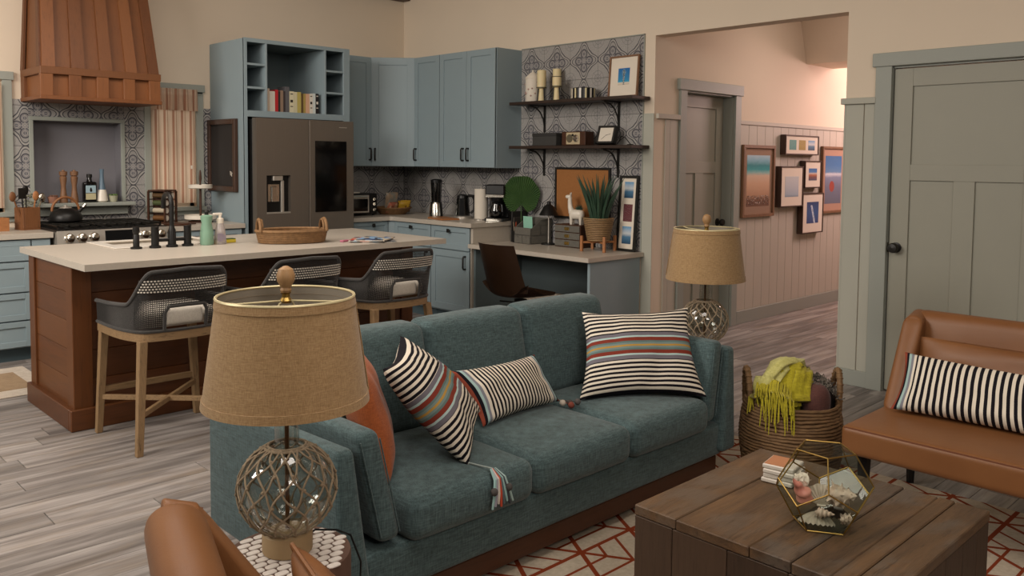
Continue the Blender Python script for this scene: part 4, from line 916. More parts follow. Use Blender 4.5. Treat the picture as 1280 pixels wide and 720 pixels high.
# ================================================================ bar stools
def stool_proto():
    t = thing('bar_stool', 'woven charcoal rope bar stool at the left end of the island', 'stool', (1.765, 4.42, 0), 0, 'rope back bar stools at the island')
    SZ = .60
    # legs (weathered oak): rear legs nearest the camera (-y)
    top = {(-1, -1): (-.20, -.20), (1, -1): (.20, -.20), (-1, 1): (-.235, .235), (1, 1): (.235, .235)}
    foot = {(-1, -1): (-.25, -.27), (1, -1): (.25, -.27), (-1, 1): (-.265, .25), (1, 1): (.265, .25)}
    def leg(k):
        a, b = top[k], foot[k]; m = MB(); s1, s0 = .021, .016
        vs = [m.bm.verts.new((b[0]+x*s0, b[1]+y*s0, 0)) for x, y in ((-1, -1), (1, -1), (1, 1), (-1, 1))]+[m.bm.verts.new((a[0]+x*s1, a[1]+y*s1, SZ-.05)) for x, y in ((-1, -1), (1, -1), (1, 1), (-1, 1))]
        for q in ((3, 2, 1, 0), (4, 5, 6, 7), (0, 1, 5, 4), (1, 2, 6, 5), (2, 3, 7, 6), (3, 0, 4, 7)): m.bm.faces.new([vs[i] for i in q])
        bmesh.ops.bevel(m.bm, geom=m.bm.edges[:], offset=.003, segments=1, affect='EDGES'); part('leg', m, 'oakleg', t)
    for k in top: leg(k)
    # seat frame ring: follows the shell plan
    def plan(u, sc=1.0):           # open horseshoe from front-left round the back to front-right
        a = pi*(1-u)                # u 0..1
        P = [(-.262, .25), (-.262, .05), (-.245, -.10), (-.20, -.205), (-.10, -.238), (0, -.245), (.10, -.238), (.20, -.205), (.245, -.10), (.262, .05), (.262, .25)]
        f = u*(len(P)-1); i = min(int(f), len(P)-2); r = f-i
        def cr(p0, p1, p2, p3, t_): return .5*((2*p1)+(-p0+p2)*t_+(2*p0-5*p1+4*p2-p3)*t_*t_+(-p0+3*p1-3*p2+p3)*t_**3)
        g = lambda j: P[max(0, min(len(P)-1, j))]
        return V((cr(g(i-1)[0], g(i)[0], g(i+1)[0], g(i+2)[0], r)*sc, cr(g(i-1)[1], g(i)[1], g(i+1)[1], g(i+2)[1], r)*sc, 0))
    m = MB(); N = 50; rings = []
    for i in range(N):
        p = plan(i/(N-1)); q = plan(i/(N-1), .90)
        rings.append([m.bm.verts.new((a.x, a.y, z)) for a, z in ((p, SZ-.055), (p, SZ-.01), (q, SZ-.01), (q, SZ-.055))])
    for A, B in zip(rings, rings[1:]):
        for k in range(4): f = m.bm.faces.new((A[k], A[(k+1) % 4], B[(k+1) % 4], B[k]))
    m.bm.faces.new(rings[0][::-1]); m.bm.faces.new(rings[-1]); m.box((-.262, .262), (.225, .25), (SZ-.055, SZ-.01)); bmesh.ops.recalc_face_normals(m.bm, faces=m.bm.faces); part('seat_rail', m, 'oaklegx', t)
    def bar(a, b, r=.013, z1=None):
        m = MB(); a, b = V(a), V(b); d = (b-a).normalized(); s = d.cross(EZ).normalized(); L = (b-a).length
        m.obox(a, d, s, EZ, (0, L), (-r*.8, r*.8), (-r, r), b=.002); part('stretcher', m, 'oaklegx', t)
    zf = .19
    fk = lambda k, z: V((foot[k][0]+(top[k][0]-foot[k][0])*z/.55, foot[k][1]+(top[k][1]-foot[k][1])*z/.55, z))
    bar(fk((-1, -1), zf), fk((1, 1), zf)); bar(fk((1, -1), zf+.001), fk((-1, 1), zf+.001)); bar(fk((-1, 1), zf+.04), fk((1, 1), zf+.04), .016)
    # woven shell
    ZT = .905
    def topz(u):
        e = min(u, 1-u)           # arm low at the front, rising to the back
        if e < .20: return .705+.02*e/.2
        if e < .34: s = (e-.20)/.14; s = s*s*(3-2*s); return .725+(ZT-.735)*s
        s = (e-.34)/.16; return ZT-.010+.010*min(1, s)
    def P(u, v, off=0):
        zt = topz(u); z = SZ-.005+(zt-SZ+.005)*v; p = plan(u, 1.0+off); k = (z-SZ)/.3
        lean = .045*k*(1 if min(u, 1-u) > .25 else min(u, 1-u)/.25)
        return V((p.x*(1+.03*k), p.y-lean, z))
    hole = lambda u, v: abs(u-.5) < .105 and v < .40 and not (abs(u-.5) > .085 and v > .33)
    NU, NV = 132, 30
    def lattice(sel, wd):
        t2 = bmesh.new(); vs = {}
        def gv(i, j):
            if (i, j) not in vs: vs[i, j] = t2.verts.new(P(i/NU, j/NV))
            return vs[i, j]
        for i in range(NU):
            for j in range(NV):
                if sel((i+.5)/NU, (j+.5)/NV): t2.faces.new((gv(i, j), gv(i+1, j), gv(i+1, j+1), gv(i, j+1)))
        bmesh.ops.wireframe(t2, faces=t2.faces[:], thickness=wd, offset=0, use_replace=True, use_boundary=True, use_even_offset=False)
        t2.loops.layers.uv.new('UVMap'); return t2
    m = MB(); m.merge(lattice(lambda u, v: not hole(u, v), .0064)); part('rope_weave', m, 'rope_dark', t, kind='stuff')
    # pale raised dashes round the back stand for light peeping through the weave
    m = MB(); nd = 32
    for r_ in range(5):
        for k in range(nd):
            u0 = .275+.45*(k+.5*(r_ % 2))/nd; u1 = u0+.45/nd*.58; z = .796+r_*.0135
            if u1 > .728: continue
            def Q(u, zz):
                zt = topz(u); v = (zz-SZ+.005)/(zt-SZ+.005)
                if v > .99: return None
                return P(u, v, .016)
            a, b = Q(u0, z-.002*0), Q(u1, z)
            if a is None or b is None: continue
            m.tube([a, (a+b)/2, b], .0046, 4)
    part('dash_band', m, 'canvas', t, label='pale dashes standing for light through the rope weave')
    m = MB()
    m.grid(lambda u, v: P(.275+.45*u, 0, .004)*0+V((lambda p, zz: (p.x, p.y, zz))(P(.275+.45*u, (.793+.062*v-SZ)/(topz(.275+.45*u)-SZ), .006), .793+.062*v)), 40, 3); part('band_backing', m, 'rope_dark', t)
    m = MB(); pts = [P(k/90, 1) for k in range(91)]; m.tube(pts, .0105, 8); part('rolled_rim', m, 'rope_dark', t)
    m = MB(); pts = [P(k/90, 0) for k in range(91)]; m.tube(pts, .009, 6); pts = [P(.395+.21*k/20, .42, .002) for k in range(21)]; m.tube([P(.395, .02, .002), P(.395, .30, .002)]+[P(.41+.18*k/20, .40, .002) for k in range(21)]+[P(.605, .30, .002), P(.605, .02, .002)], .009, 6); part('lower_trim', m, 'rope_dark', t)
    m = MB(); m.rbox((0, .02, SZ+.04), (.42, .38, .085), .038, (0, 0, .012)); part('seat_cushion', m, 'canvas', t)
    m = MB(); m.rbox((0, -.205, SZ+.055), (.20, .05, .085), .02, (0, .008, 0)); part('back_pad', m, 'canvas', t, label='white pad showing through the rope back')
    return t
st = stool_proto()
dup(st, loc=(2.46, 4.42, 0), label='woven charcoal rope bar stool in the middle of the three')
dup(st, loc=(3.14, 4.42, 0), label='woven charcoal rope bar stool at the right end of the island')
# ================================================================ stove area items
t = thing('kettle', 'matte black kettle with wooden arched handle on the stove', 'kettle', (2.05, 7.03, .9555), rz=.1)
m = MB(); m.lathe([(.085, 0), (.115, .012), (.118, .035), (.10, .075), (.06, .10), (.045, .105), (.045, .108), (0, .112)], 28); part('body', m, 'blackm', t)
m = MB(); m.lathe([(.046, .106), (.040, .114), (.012, .12), (.012, .13), (0, .133)], 20); part('lid', m, 'steel', t)
m = MB(); m.tube([(.09, 0, .07), (.12, 0, .10), (.14, 0, .122)], [.018, .013, .011], 10); part('spout', m, 'blackm', t); m = MB(); m.tube([(.128, 0, .108), (.148, 0, .132)], .0135, 10); part('spout_tip', m, 'chrome', t)
m = MB(); m.tube([(.10*cos(a), 0, .085+.105*sin(a)) for a in [pi*k/14 for k in range(15)]], .0095, 8); part('handle', m, plain('wood_handle', '8a5a36', .5), t)
t = thing('utensil_holder', 'angular wooden utensil block holder on the left worktop', 'holder', (1.78, 7.0, .9125), rz=.3)
m = MB(); hp = [(-.06, -.05), (.06, -.05), (.06, .05), (-.06, .05)]
m.box((-.065, .065), (-.055, .055), (0, .012)); 
for a in ((-.065, -.053, -.055, .055), (.053, .065, -.055, .055), (-.053, .053, -.055, -.043), (-.053, .053, .043, .055)): m.box((a[0], a[1]), (a[2], a[3]), (.012, .165), b=.002)
part('block', m, 'utblock', t)
UT_ = [('spoon', 'dark wooden cooking spoon with a hollow bowl, leftmost in the utensil block', 'utblock', (-.03, -.02), (-.11, -.02), .27), ('spatula', 'black spatula standing in the utensil block', 'black', (-.01, .02), (-.02, .03), .29), ('ladle', 'black ladle, highest in the utensil block', 'black', (.01, .02), (.02, .05), .32), ('wooden_spoon', 'reddish wooden spoon right of the black spatula', 'board', (.02, -.01), (.05, -.02), .27), ('whisk', 'pale metal serving spoon leaning right in the utensil block', 'chrome', (.035, .0), (.12, .02), .25)]
for nm, lab, mt, a, b, L in UT_:
    m = MB(); A = V((a[0], a[1], .015)); B = V((b[0], b[1], L*.82)); m.tube([A, B], [.005, .005], 6)
    if nm == 'spatula': m.obox(B, EX, EY, EZ, (-.028, .028), (-.004, .004), (-.01, .07), b=.003)
    else: m.sphere(B+(B-A).normalized()*.028, .030, 12, (.85, .35, 1.25))
    solo(nm, lab, 'utensil', m, mt, (1.78, 7.0, .9125), .3, group='utensils in the wooden block')
m = MB(); m.box((-.055, .055), (-.05, .05), (0, .008)); [m.box((q[0], q[1]), (q[2], q[3]), (.008, .095)) for q in ((-.055, -.047, -.05, .05), (.047, .055, -.05, .05), (-.047, .047, -.05, -.042), (-.047, .047, .042, .05))]; solo('small_wooden_box', 'light wooden open box at the left edge of the left worktop', 'box', m, 'board', (1.585, 6.98, .9125), .1)
t = thing('potted_plant', 'small pale flowering plant behind the utensil block on the left worktop', 'plant', (1.86, 7.14, .9125)); t.location.x = 1.80
m = MB(); m.lathe([(.03, 0), (.04, .06), (.042, .08), (.036, .08), (.034, .07), (0, .07)], 16); part('pot', m, 'white', t)
m = MB(); rr = random.Random(3)
for k in range(26):
    a = rr.uniform(0, 6.3); h = rr.uniform(.14, .26); x_ = .055*cos(a)*rr.random()+.02; y_ = .04*sin(a)*rr.random(); m.tube([(0, 0, .07), (x_*.6, y_*.6, h*.7), (x_, y_, h)], .0012, 3); m.sphere((x_, y_, h), .012, 6, (1, 1, .7))
part('foliage', m, plain('sage_foliage', '8a8a78', .8), t, kind='stuff')
def pot(loc, col, pl, lab, r=.034, h=.05, spiky=False):
    t = thing('potted_plant', lab, 'plant', loc, group='small pots on the mantel'); m = MB(); m.lathe([(r*.75, 0), (r, h), (r*.88, h), (r*.8, h*.85), (0, h*.85)], 18); part('pot', m, plain('pot_'+col, col, .6), t)
    m = MB(); q = random.Random(hash(col) % 99)
    for k in range(14):
        a = q.uniform(0, 6.28); rr_ = q.uniform(.2, .8)*r; m.sphere((rr_*cos(a), rr_*sin(a), h+.004), .009, 6)
    part('foliage', m, plain('foliage_'+pl, pl, .7), t, kind='stuff')
MZ = 1.0925
pot((1.935, 7.235, MZ), '8d9286', '5f6b48', 'small grey green succulent pot, leftmost on the mantel'); pot((2.02, 7.235, MZ), '9c6f5c', '6b4a3a', 'small terracotta pot with reddish plant on the mantel', .038)
pot((2.47, 7.235, MZ), 'a8a78f', '5d7340', 'small pale pot with green plant, rightmost on the mantel', .037)
def grinder(loc, lab):
    t = thing('pepper_mill', lab, 'mill', loc, group='wooden mills on the mantel'); m = MB(); m.lathe([(.030, 0), (.030, .02), (.020, .09), (.017, .13), (.024, .17), (.026, .20), (.018, .21)], 18); part('body', m, 'frame_oak', t)
    m = MB(); m.lathe([(.018, .21), (.028, .215), (.030, .245), (.012, .25), (.010, .258), (0, .26)], 18); part('cap', m, 'frame_oak', t)
grinder((2.105, 7.26, MZ), 'left one of the two tall wooden pepper mills'); grinder((2.185, 7.26, MZ), 'right one of the two tall wooden pepper mills, beside the dark bottle')
t = thing('bottle', 'squat dark glass bottle with blue and cream label on the mantel', 'bottle', (2.29, 7.235, MZ))
m = MB(); m.rbox((0, 0, .082), (.10, .062, .164), .016); m.lathe([(.03, .155), (.018, .175), (.016, .20), (.020, .202)], 16); part('glass_body', m, 'dglass', t); m = MB(); m.lathe([(.021, .198), (.021, .225), (0, .227)], 16); part('cap', m, 'black', t)
m = MB(); m.box((-.038, .038), (-.0335, -.031), (.075, .135), b=.001); part('upper_label', m, plain('blue_label', '9ab3bc', .6, var=0), t); m = MB(); m.box((-.038, .038), (-.0335, -.031), (.022, .072), b=.001); part('lower_label', m, plain('cream_label', 'b8b08c', .6, var=.1), t)
m = MB(); m.prism([(-.006, .085), (.008, .085), (.010, .10), (.004, .118), (-.004, .118), (-.008, .10)], (0, -.0335, 0), EX, EZ, (0, -1, 0), 0, .0008); part('label_mark', m, 'black', t)
t = thing('vase', 'slender vase with cream base and blue grey neck on the mantel', 'vase', (2.385, 7.235, MZ))
m = MB(); m.lathe([(.034, 0), (.044, .01), (.036, .075), (.028, .10)], 20); part('lower_body', m, 'white', t); m = MB(); m.lathe([(.028, .10), (.018, .16), (.014, .22), (.017, .265), (.012, .265), (.010, .22), (0, .21)], 20); part('neck', m, plain('blue_glaze', '5f7484', .4), t, label='blue grey neck')
# spice rack, tier stand, tray
t = thing('spice_rack', 'wooden revolving spice rack with jars on the worktop by the window', 'spice rack', (2.80, 7.06, .9125), rz=.55)
m = MB(); m.box((-.085, .085), (-.085, .085), (0, .012), b=.002); m.box((-.08, .08), (-.08, .08), (.265, .277), b=.002)
for a in (-.08, .066, -.007):
    for b in (-.085, .071): m.box((a, a+.014), (b, b+.014), (.012, .265))
for k in range(5): m.box((-.08, .08), (-.085, -.079), (.014+k*.06, .022+k*.06)); m.box((-.08, .08), (.079, .085), (.014+k*.06, .022+k*.06))
m.box((-.004, .004), (-.075, .075), (.012, .265))
part('frame', m, 'walnut', t)
for k in range(4):
    for sgn in (-1, 1):
        for ax in (0, 1):
            m = MB(); zc = .045+k*.062; c = sgn*.045; rot = Matrix.Translation((0, 0, 0)) @ Matrix.Rotation(pi/2, 4, 'X' if ax == 0 else 'Y')
            o = V((sgn*.036, -.01, zc)) if ax == 0 else V((.0, sgn*.036, zc+.001))
            if ax == 1: continue
            m.lathe([(.021, -.062), (.021, .045), (0, .046)], 12, M4=Matrix.Translation(o) @ rot); j = part('spice_jar', m, plain('spice%d' % (k*2+(sgn+1)//2), ['6b4a2c', '7d7b4a', 'b9ad98', '3d3328', '4a5232', '8a6a38', '59422a', '9c8456'][k*2+(sgn+1)//2], .4), t)
            m = MB(); m.lathe([(.023, .0), (.023, .016), (0, .017)], 12, M4=Matrix.Translation(o+V((0, .0, 0))) @ rot @ Matrix.Translation((0, 0, .046))); part('jar_lid', m, 'white', j)
t = thing('tier_stand', 'two tier white serving stand with dark wooden pole', 'serving stand', (3.09, 6.98, .9125))
m = MB(); m.lathe([(.0, .025), (.118, .025), (.130, .03), (.130, .062), (.124, .062), (.122, .036), (0, .034)], 36, cap=False); part('lower_tier', m, 'white', t)
m = MB(); m.lathe([(.0, .285), (.088, .285), (.098, .29), (.098, .318), (.092, .318), (.090, .296), (0, .294)], 36, cap=False); part('upper_tier', m, 'white', t)
m = MB(); m.lathe([(.10, 0), (.10, .008), (.05, .024), (0, .025)], 24); part('foot', m, 'walnut', t)
m = MB(); m.lathe([(.010, .03), (.010, .30), (.007, .33), (.012, .37), (.009, .42), (.005, .44), (0, .442)], 12); part('pole', m, 'walnut', t)
t = thing('trivet', 'round dark wooden board on the worktop right of the stove', 'board', (2.80, 6.76, .9125)); m = MB(); m.lathe([(0, 0), (.10, 0), (.105, .006), (.105, .012), (.10, .018), (0, .018)], 32, cap=False); part('disc', m, 'walnut', t); m = MB(); m.box((.10, .15), (-.012, .012), (.004, .014), b=.003); part('grip', m, 'walnut', t)
# ================================================================ corner worktop items
CZ = .9125
t = thing('toaster_oven', 'black and steel toaster oven beside the refrigerator', 'toaster oven', (4.62, 7.0, CZ), rz=-.05)
m = MB(); m.box((-.20, .20), (-.13, .14), (.015, .215), b=.008); [m.lathe([(.012, 0), (.012, .016)], 8, c=(a, b, 0)) for a in (-.17, .17) for b in (-.1, .11)]; part('body', m, 'blackm', t)
m = MB(); m.box((-.195, .105), (-.136, -.129), (.03, .20), b=.003); dd = part('door', m, 'steel', t); m = MB(); m.box((-.18, .09), (-.139, -.135), (.045, .165), b=.002); part('window', m, 'dglass', dd); m = MB(); m.tube([(-.16, -.155, .185), (.07, -.155, .185)], .007, 8); m.tube([(-.15, -.155, .185), (-.15, -.13, .185)], .005); m.tube([(.06, -.155, .185), (.06, -.13, .185)], .005); part('handle', m, 'chrome', dd)
for z in (.06, .11, .16):
    m = MB(); m.lathe([(.018, 0), (.016, .018), (0, .018)], 16, M4=Matrix.Translation((.155, -.131, z)) @ Matrix.Rotation(pi/2, 4, 'X')); part('knob', m, 'chrome', t)
m = MB(); m.box((-.06, .06), (-.05, .05), (0, .012), b=.003); solo('small_tray', 'small pale dish lying on top of the toaster oven', 'dish', m, 'white', (4.60, 6.98, CZ+.2155), .1)
t = thing('bread_basket', 'shallow round wicker basket holding snack bags', 'basket', (5.05, 6.93, CZ))
m = MB()
for k in range(7): oval_coil(m, .125+.010*k, .125+.010*k, .007+k*.010, .0065)
m.lathe([(0, .004), (.125, .004)], 30, cap=False); part('coils', m, 'wicker', t, kind='stuff')
def bag(loc, rz, col, lab, sx=.11, sz=.14, tilt=.3, c2='b09068'):
    m = MB()
    def f(side):
        def g(u, v):
            a, b = u*2-1, v*2-1; th = .03*max(0, (1-a**4)*(1-b**4))**.6; n = noise.noise(V((a*3, b*3, side+rz)))*.006
            return (sx/2*a, side*th+n, sz/2*b*(1-.04*a*a)+sz/2)
        return g
    m.grid(f(1), 14, 14, flip=True); m.grid(f(-1), 14, 14); m.xform(Matrix.Rotation(tilt, 4, 'X')); mm = M('bag_'+col, col, .3); mm.base(mm.mix(X.op('GREATER_THAN', mm.noise(mm.coord(), 14, 2), .5), col, c2)); bmesh.ops.remove_doubles(m.bm, verts=m.bm.verts, dist=1e-4)
    solo('snack_bag', lab, 'snack bag', m, mm.m, loc, rz, group='snack bags in the basket')
bag((4.97, 6.88, CZ+.02), .3, 'a5604a', 'red orange snack bag at the left of the basket', .13, .12, .5, 'c9a184'); bag((5.06, 6.98, CZ+.03), -.1, '8d8a80', 'pale grey snack bag standing tallest in the basket', .14, .19, .15, 'a08a72'); bag((5.13, 6.86, CZ+.02), -.4, 'b08c2e', 'yellow snack bag at the right of the basket', .13, .13, .35, '6a4a20')
t = thing('blender', 'tall slim blender with clear smoked jar and steel base', 'blender', (5.10, 6.30, CZ))
m = MB(); m.lathe([(.065, 0), (.065, .02), (.055, .13), (.050, .15), (0, .15)], 24); part('base', m, 'bplastic', t); m = MB(); m.lathe([(.0665, .015), (.058, .125), (.053, .14)], 24, cap=False); 
bmesh.ops.delete(m.bm, geom=[v for v in m.bm.verts if v.co.x > .015], context='VERTS'); part('steel_band', m, 'chrome', t)
m = MB(); m.lathe([(.045, .15), (.047, .18), (.055, .33)], 24, cap=False); part('jar', m, 'smoke', t); m = MB(); m.lathe([(.056, .33), (.056, .355), (.03, .365), (0, .366)], 24); part('lid', m, 'bplastic', t)
t = thing('cutting_board', 'thin wooden paddle board in front of the blender', 'board', (4.98, 6.06, CZ), rz=1.35)
m = MB(); m.prism([(-.17, -.09), (.13, -.10), (.17, -.05), (.22, -.03), (.22, .03), (.17, .05), (.13, .09), (-.17, .09)], (0, 0, 0), EX, EY, EZ, 0, .014, b=.003); part('board', m, 'board', t)
t = thing('electric_kettle', 'glass electric kettle with black handle and lid between blender and paper towels', 'kettle', (5.20, 6.03, CZ), rz=-.9)
m = MB(); m.lathe([(.085, 0), (.085, .02), (.06, .03), (0, .03)], 24); part('base', m, 'steel', t); m = MB(); m.lathe([(.07, .03), (.068, .05), (.055, .19)], 24, cap=False); part('jug', m, 'smoke', t)
m = MB(); m.lathe([(.056, .19), (.054, .215), (.03, .225), (0, .226)], 24); part('lid', m, 'bplastic', t); m = MB(); m.tube([(.05, 0, .215), (.10, 0, .21), (.115, 0, .16), (.11, 0, .08), (.075, 0, .05)], [.014, .016, .015, .013, .011], 8); part('handle', m, 'bplastic', t)
t = thing('paper_towel_holder', 'white paper towel roll on a stand left of the coffee maker', 'paper towels', (5.19, 5.76, CZ))
m = MB(); m.lathe([(.075, 0), (.075, .008), (0, .01)], 24); m.lathe([(.006, .008), (.006, .30), (0, .301)], 8); part('stand', m, 'steel', t); m = MB(); m.lathe([(.062, .012), (.062, .285), (.02, .285), (.02, .28)], 32); part('roll', m, 'paper', t)
t = thing('coffee_maker', 'black drip coffee maker with glass carafe at the worktop end', 'coffee maker', (5.245, 5.595, CZ), rz=-1.05)
m = MB(); m.box((-.09, .09), (-.12, .10), (0, .03), b=.006); m.box((-.09, .09), (.03, .10), (.03, .30), b=.005); m.box((-.09, .09), (-.10, .10), (.235, .33), b=.01); part('body', m, 'bplastic', t)
m = MB(); m.box((-.07, .07), (-.123, -.118), (.004, .026)); m.box((-.085, .085), (-.103, -.099), (.215, .24), b=.002); part('steel_trim', m, 'chrome', t)
m = MB(); m.lathe([(.05, .034), (.066, .06), (.066, .10), (.045, .15), (.045, .165)], 24, c=(0, -.045, 0), cap=False); ca = part('carafe', m, 'smoke', t); m = MB(); m.tube([(.04, -.07, .16), (.07, -.10, .15), (.075, -.105, .09), (.05, -.08, .07)], .008, 8); part('carafe_handle', m, 'bplastic', ca); m = MB(); m.lathe([(.047, .165), (.04, .175), (0, .178)], 20, c=(0, -.045, 0)); part('carafe_lid', m, 'bplastic', ca)
m = MB(); m.lathe([(.055, .18), (.062, .215)], 20, c=(0, -.045, 0)); part('filter_cone', m, 'bplastic', t)
# ================================================================ desk items
DZ_ = .7355
t = thing('desk_organizer', 'grey washed wooden desk file organizer with two small drawers', 'organizer', (5.315, 5.215, DZ_), rz=-pi/2-.08)
m = MB(); m.box((-.11, .11), (-.12, -.112), (0, .14)); m.box((-.11, .11), (-.12, .12), (0, .008)); m.box((-.11, .11), (.112, .12), (0, .22)); m.box((-.11, .11), (-.12, .12), (.07, .078)); m.box((-.11, .11), (-.01, -.002), (.078, .17))
for sx in (-.11, .102): m.prism([(-.12, 0), (.12, 0), (.12, .22), (0, .21), (-.12, .13)], (sx, 0, 0), EY, EZ, EX, 0, .008)
part('case', m, 'greyfile', t)
for sx in (-.101, .002):
    m = MB(); m.prism([(0, .004), (.099, .004), (.099, .066), (.065, .066), (.0495, .048), (.034, .066), (0, .066)], (sx, 0, 0), EX, EZ, EY, -.126, -.115); part('drawer', m, 'greyfile', t)
m = MB(); m.box((-.05, .07), (-.06, -.057), (.085, .24)); m.xform(Matrix.Rotation(.05, 4, 'X')); solo('mint_envelope', 'mint green envelope sticking out of the desk organizer', 'envelope', m, 'mint', (5.315, 5.215, DZ_), -pi/2-.08)
for k, (y_, hh, col, lab) in enumerate([(5.40, .27, '2b2927', 'tall black folder at the left end of the desk'), (5.375, .22, '3d3935', 'dark grey folder beside the tall black folder')]):
    m = MB(); m.box((-.10, .10), (-.006, .006), (0, hh), b=.002); m.xform(Matrix.Rotation(.03, 4, 'X')); solo('folder', lab, 'folder', m, plain('folder%d' % k, col, .6), (5.34, y_+.02, DZ_), .05, group='folders on the desk')
t = thing('pencil_cup', 'dark wire pencil cup left of the desk organizer', 'cup', (5.24, 5.355, DZ_)); m = MB(); m.lathe([(.0, .001), (.03, .001), (.033, .10), (.030, .10), (.028, .004), (0, .004)], 14, cap=False); part('cup', m, 'blackm', t)
for k, (col, a, lab) in enumerate([('b5502f', .10, 'orange pencil in the pencil cup'), ('8a7a66', -.15, 'grey pencil in the pencil cup')]):
    m = MB(); m.tube([(0, 0, .006), (a*.12, .01, .17)], .004, 6); m.tube([(a*.12, .01, .17), (a*.135, .011, .183)], [.004, .0005], 6); solo('pencil', lab, 'pencil', m, plain('pencil%d' % k, col, .5), (5.24, 5.355, DZ_), group='pencils')
# palm fan leaf in a low jar
t = thing('palm_leaf', 'large round green fan palm leaf standing behind the desk organizer', 'palm leaf', (5.325, 5.375, DZ_), rz=-.95)
m = MB(); m.lathe([(.0, .002), (.035, .002), (.04, .04), (.03, .10), (.022, .12), (.02, .12), (.02, .01)], 16, cap=False); part('vase', m, 'blackm', t)
m = MB(); m.tube([(0, 0, .02), (0, .01, .20), (0, .0, .33)], .005, 6); part('stem', m, 'leaf', t)
m = MB(); NF = 44
for k in range(NF):
    a0 = rad(-160+320*k/NF); a1 = rad(-160+320*(k+1)/NF); am = (a0+a1)/2; Rr = .172+.005*sin(k*7.1)
    P0 = V((0, .0, .335)); Pt = lambda a, r, y: V((r*sin(a), y-.02, .42+r*cos(a)))
    A = Pt(a0, Rr*.97, .006); B = Pt(am, Rr, -.008); Cc = Pt(a1, Rr*.97, .006); vs = [m.bm.verts.new(p) for p in (P0, A, B, Cc)]
    m.bm.faces.new((vs[0], vs[1], vs[2])); m.bm.faces.new((vs[0], vs[2], vs[3]))
part('leaf_blade', m, 'leaf', t)
t = thing('desk_lamp', 'small black desk lamp with conical shade', 'lamp', (5.31, 5.02, DZ_))
m = MB(); m.lathe([(.065, 0), (.065, .012), (.01, .018), (0, .018)], 24); part('base', m, 'black', t); m = MB(); m.tube([(0, 0, .015), (0, 0, .27)], .006, 8); part('pole', m, 'steel', t)
m = MB(); m.lathe([(.085, .255), (.045, .33), (.018, .35), (.016, .375), (0, .378)], 24, c=(0, .0, 0), cap=False); part('shade', m, 'blackm', t)
t = thing('drawer_box', 'small three drawer grey wooden box beside the desk lamp', 'drawer box', (5.34, 4.755, DZ_), rz=-pi/2)
m = MB(); m.box((-.145, .145), (-.08, .10), (0, .19), b=.002); part('case', m, 'walnut', t)
for k in range(3):
    m = MB(); m.box((-.138, .138), (-.088, -.078), (.008+k*.061, .062+k*.061), b=.002); d = part('drawer', m, 'greyfile', t); m = MB(); m.box((-.025, .025), (-.094, -.086), (.022+k*.061, .048+k*.061), b=.002); part('label_holder', m, 'brass', d)
t = thing('llama_planter', 'white ceramic llama planter with a small succulent on the drawer box', 'planter', (5.33, 4.715, DZ_+.1905), rz=-pi/2+.3)
m = MB(); m.rbox((.0, 0, .085), (.135, .075, .085), .036); 
for sx in (-.042, .042):
    for sy in (-.02, .02): m.lathe([(.011, 0), (.014, .05), (.018, .07)], 10, c=(sx, sy, 0))
m.tube([(-.045, 0, .10), (-.062, 0, .15), (-.066, 0, .20), (-.064, 0, .225)], [.030, .021, .018, .017], 12); m.sphere((-.078, 0, .232), .022, 12, (1.4, .8, .8)); m.tube([(-.060, -.008, .235), (-.056, -.010, .268)], [.007, .003], 6); m.tube([(-.060, .008, .235), (-.056, .010, .268)], [.007, .003], 6); part('llama', m, 'white', t, sharp=80)
m = MB()
for k in range(22):
    a = k*2.4; r_ = .012+.022*(k/22); h = .05*(1-k/30); m.tube([(.02+r_*.3*cos(a), r_*.3*sin(a), .125), (.02+r_*1.3*cos(a), r_*1.3*sin(a), .125+h)], [.007, .001], 5)
part('succulent', m, 'leafd', t)
t = thing('plant_stand', 'light wooden four legged plant stand at the right of the desk', 'plant stand', (5.245, 4.405, DZ_), rz=.25)
for (a, b) in ((-.1, -.1), (.1, -.1), (.1, .1), (-.1, .1)):
    m = MB(); m.box((a-.011, a+.011), (b-.011, b+.011), (0, .125), b=.002); part('leg', m, 'board', t)
m = MB(); m.obox((0, 0, .065), V((1, 1, 0)).normalized(), V((-1, 1, 0)).normalized(), EZ, (-.135, .135), (-.009, .009), (0, .016)); m.obox((0, 0, .065), V((1, -1, 0)).normalized(), V((1, 1, 0)).normalized(), EZ, (-.135, .135), (-.009, .009), (0, .016)); part('cross_bar', m, 'board', t)
t = thing('snake_plant', 'spiky aloe like plant in a coiled pale rattan pot', 'plant', (5.245, 4.405, DZ_+.082))
m = MB()
for k in range(13): m.tube([((.088+.0028*k)*cos(2*pi*q/40), (.088+.0028*k)*sin(2*pi*q/40), .008+k*.0145) for q in range(40)], .0056, 6, closed=True)
m.lathe([(0, .003), (.086, .003)], 24, cap=False)
mm_ = MB(); mm_.lathe([(.084, .004), (.112, .17), (0, .17)], 24, cap=False); part('pot_liner', mm_, plain('dark_liner', '4a3624', .8), t)
part('coiled_pot', m, 'rattanp', t); m = MB(); rr = random.Random(5)
for k in range(34):
    a = k*2.39996; r0 = .012+.05*math.sqrt(k/34); tl = .10+.22*(k/34); L = .22+.17*rr.random(); d = V((cos(a)*tl, sin(a)*tl, 1)).normalized(); p0 = V((r0*cos(a), r0*sin(a), .165)); cur = V((cos(a), sin(a), 0))*.04
    pts = [p0, p0+d*L*.35, p0+d*L*.7+cur*.4, p0+d*L+cur]; m.tube(pts, [.012, .013, .009, .0008], 5)
part('leaves', m, 'leafd', t)
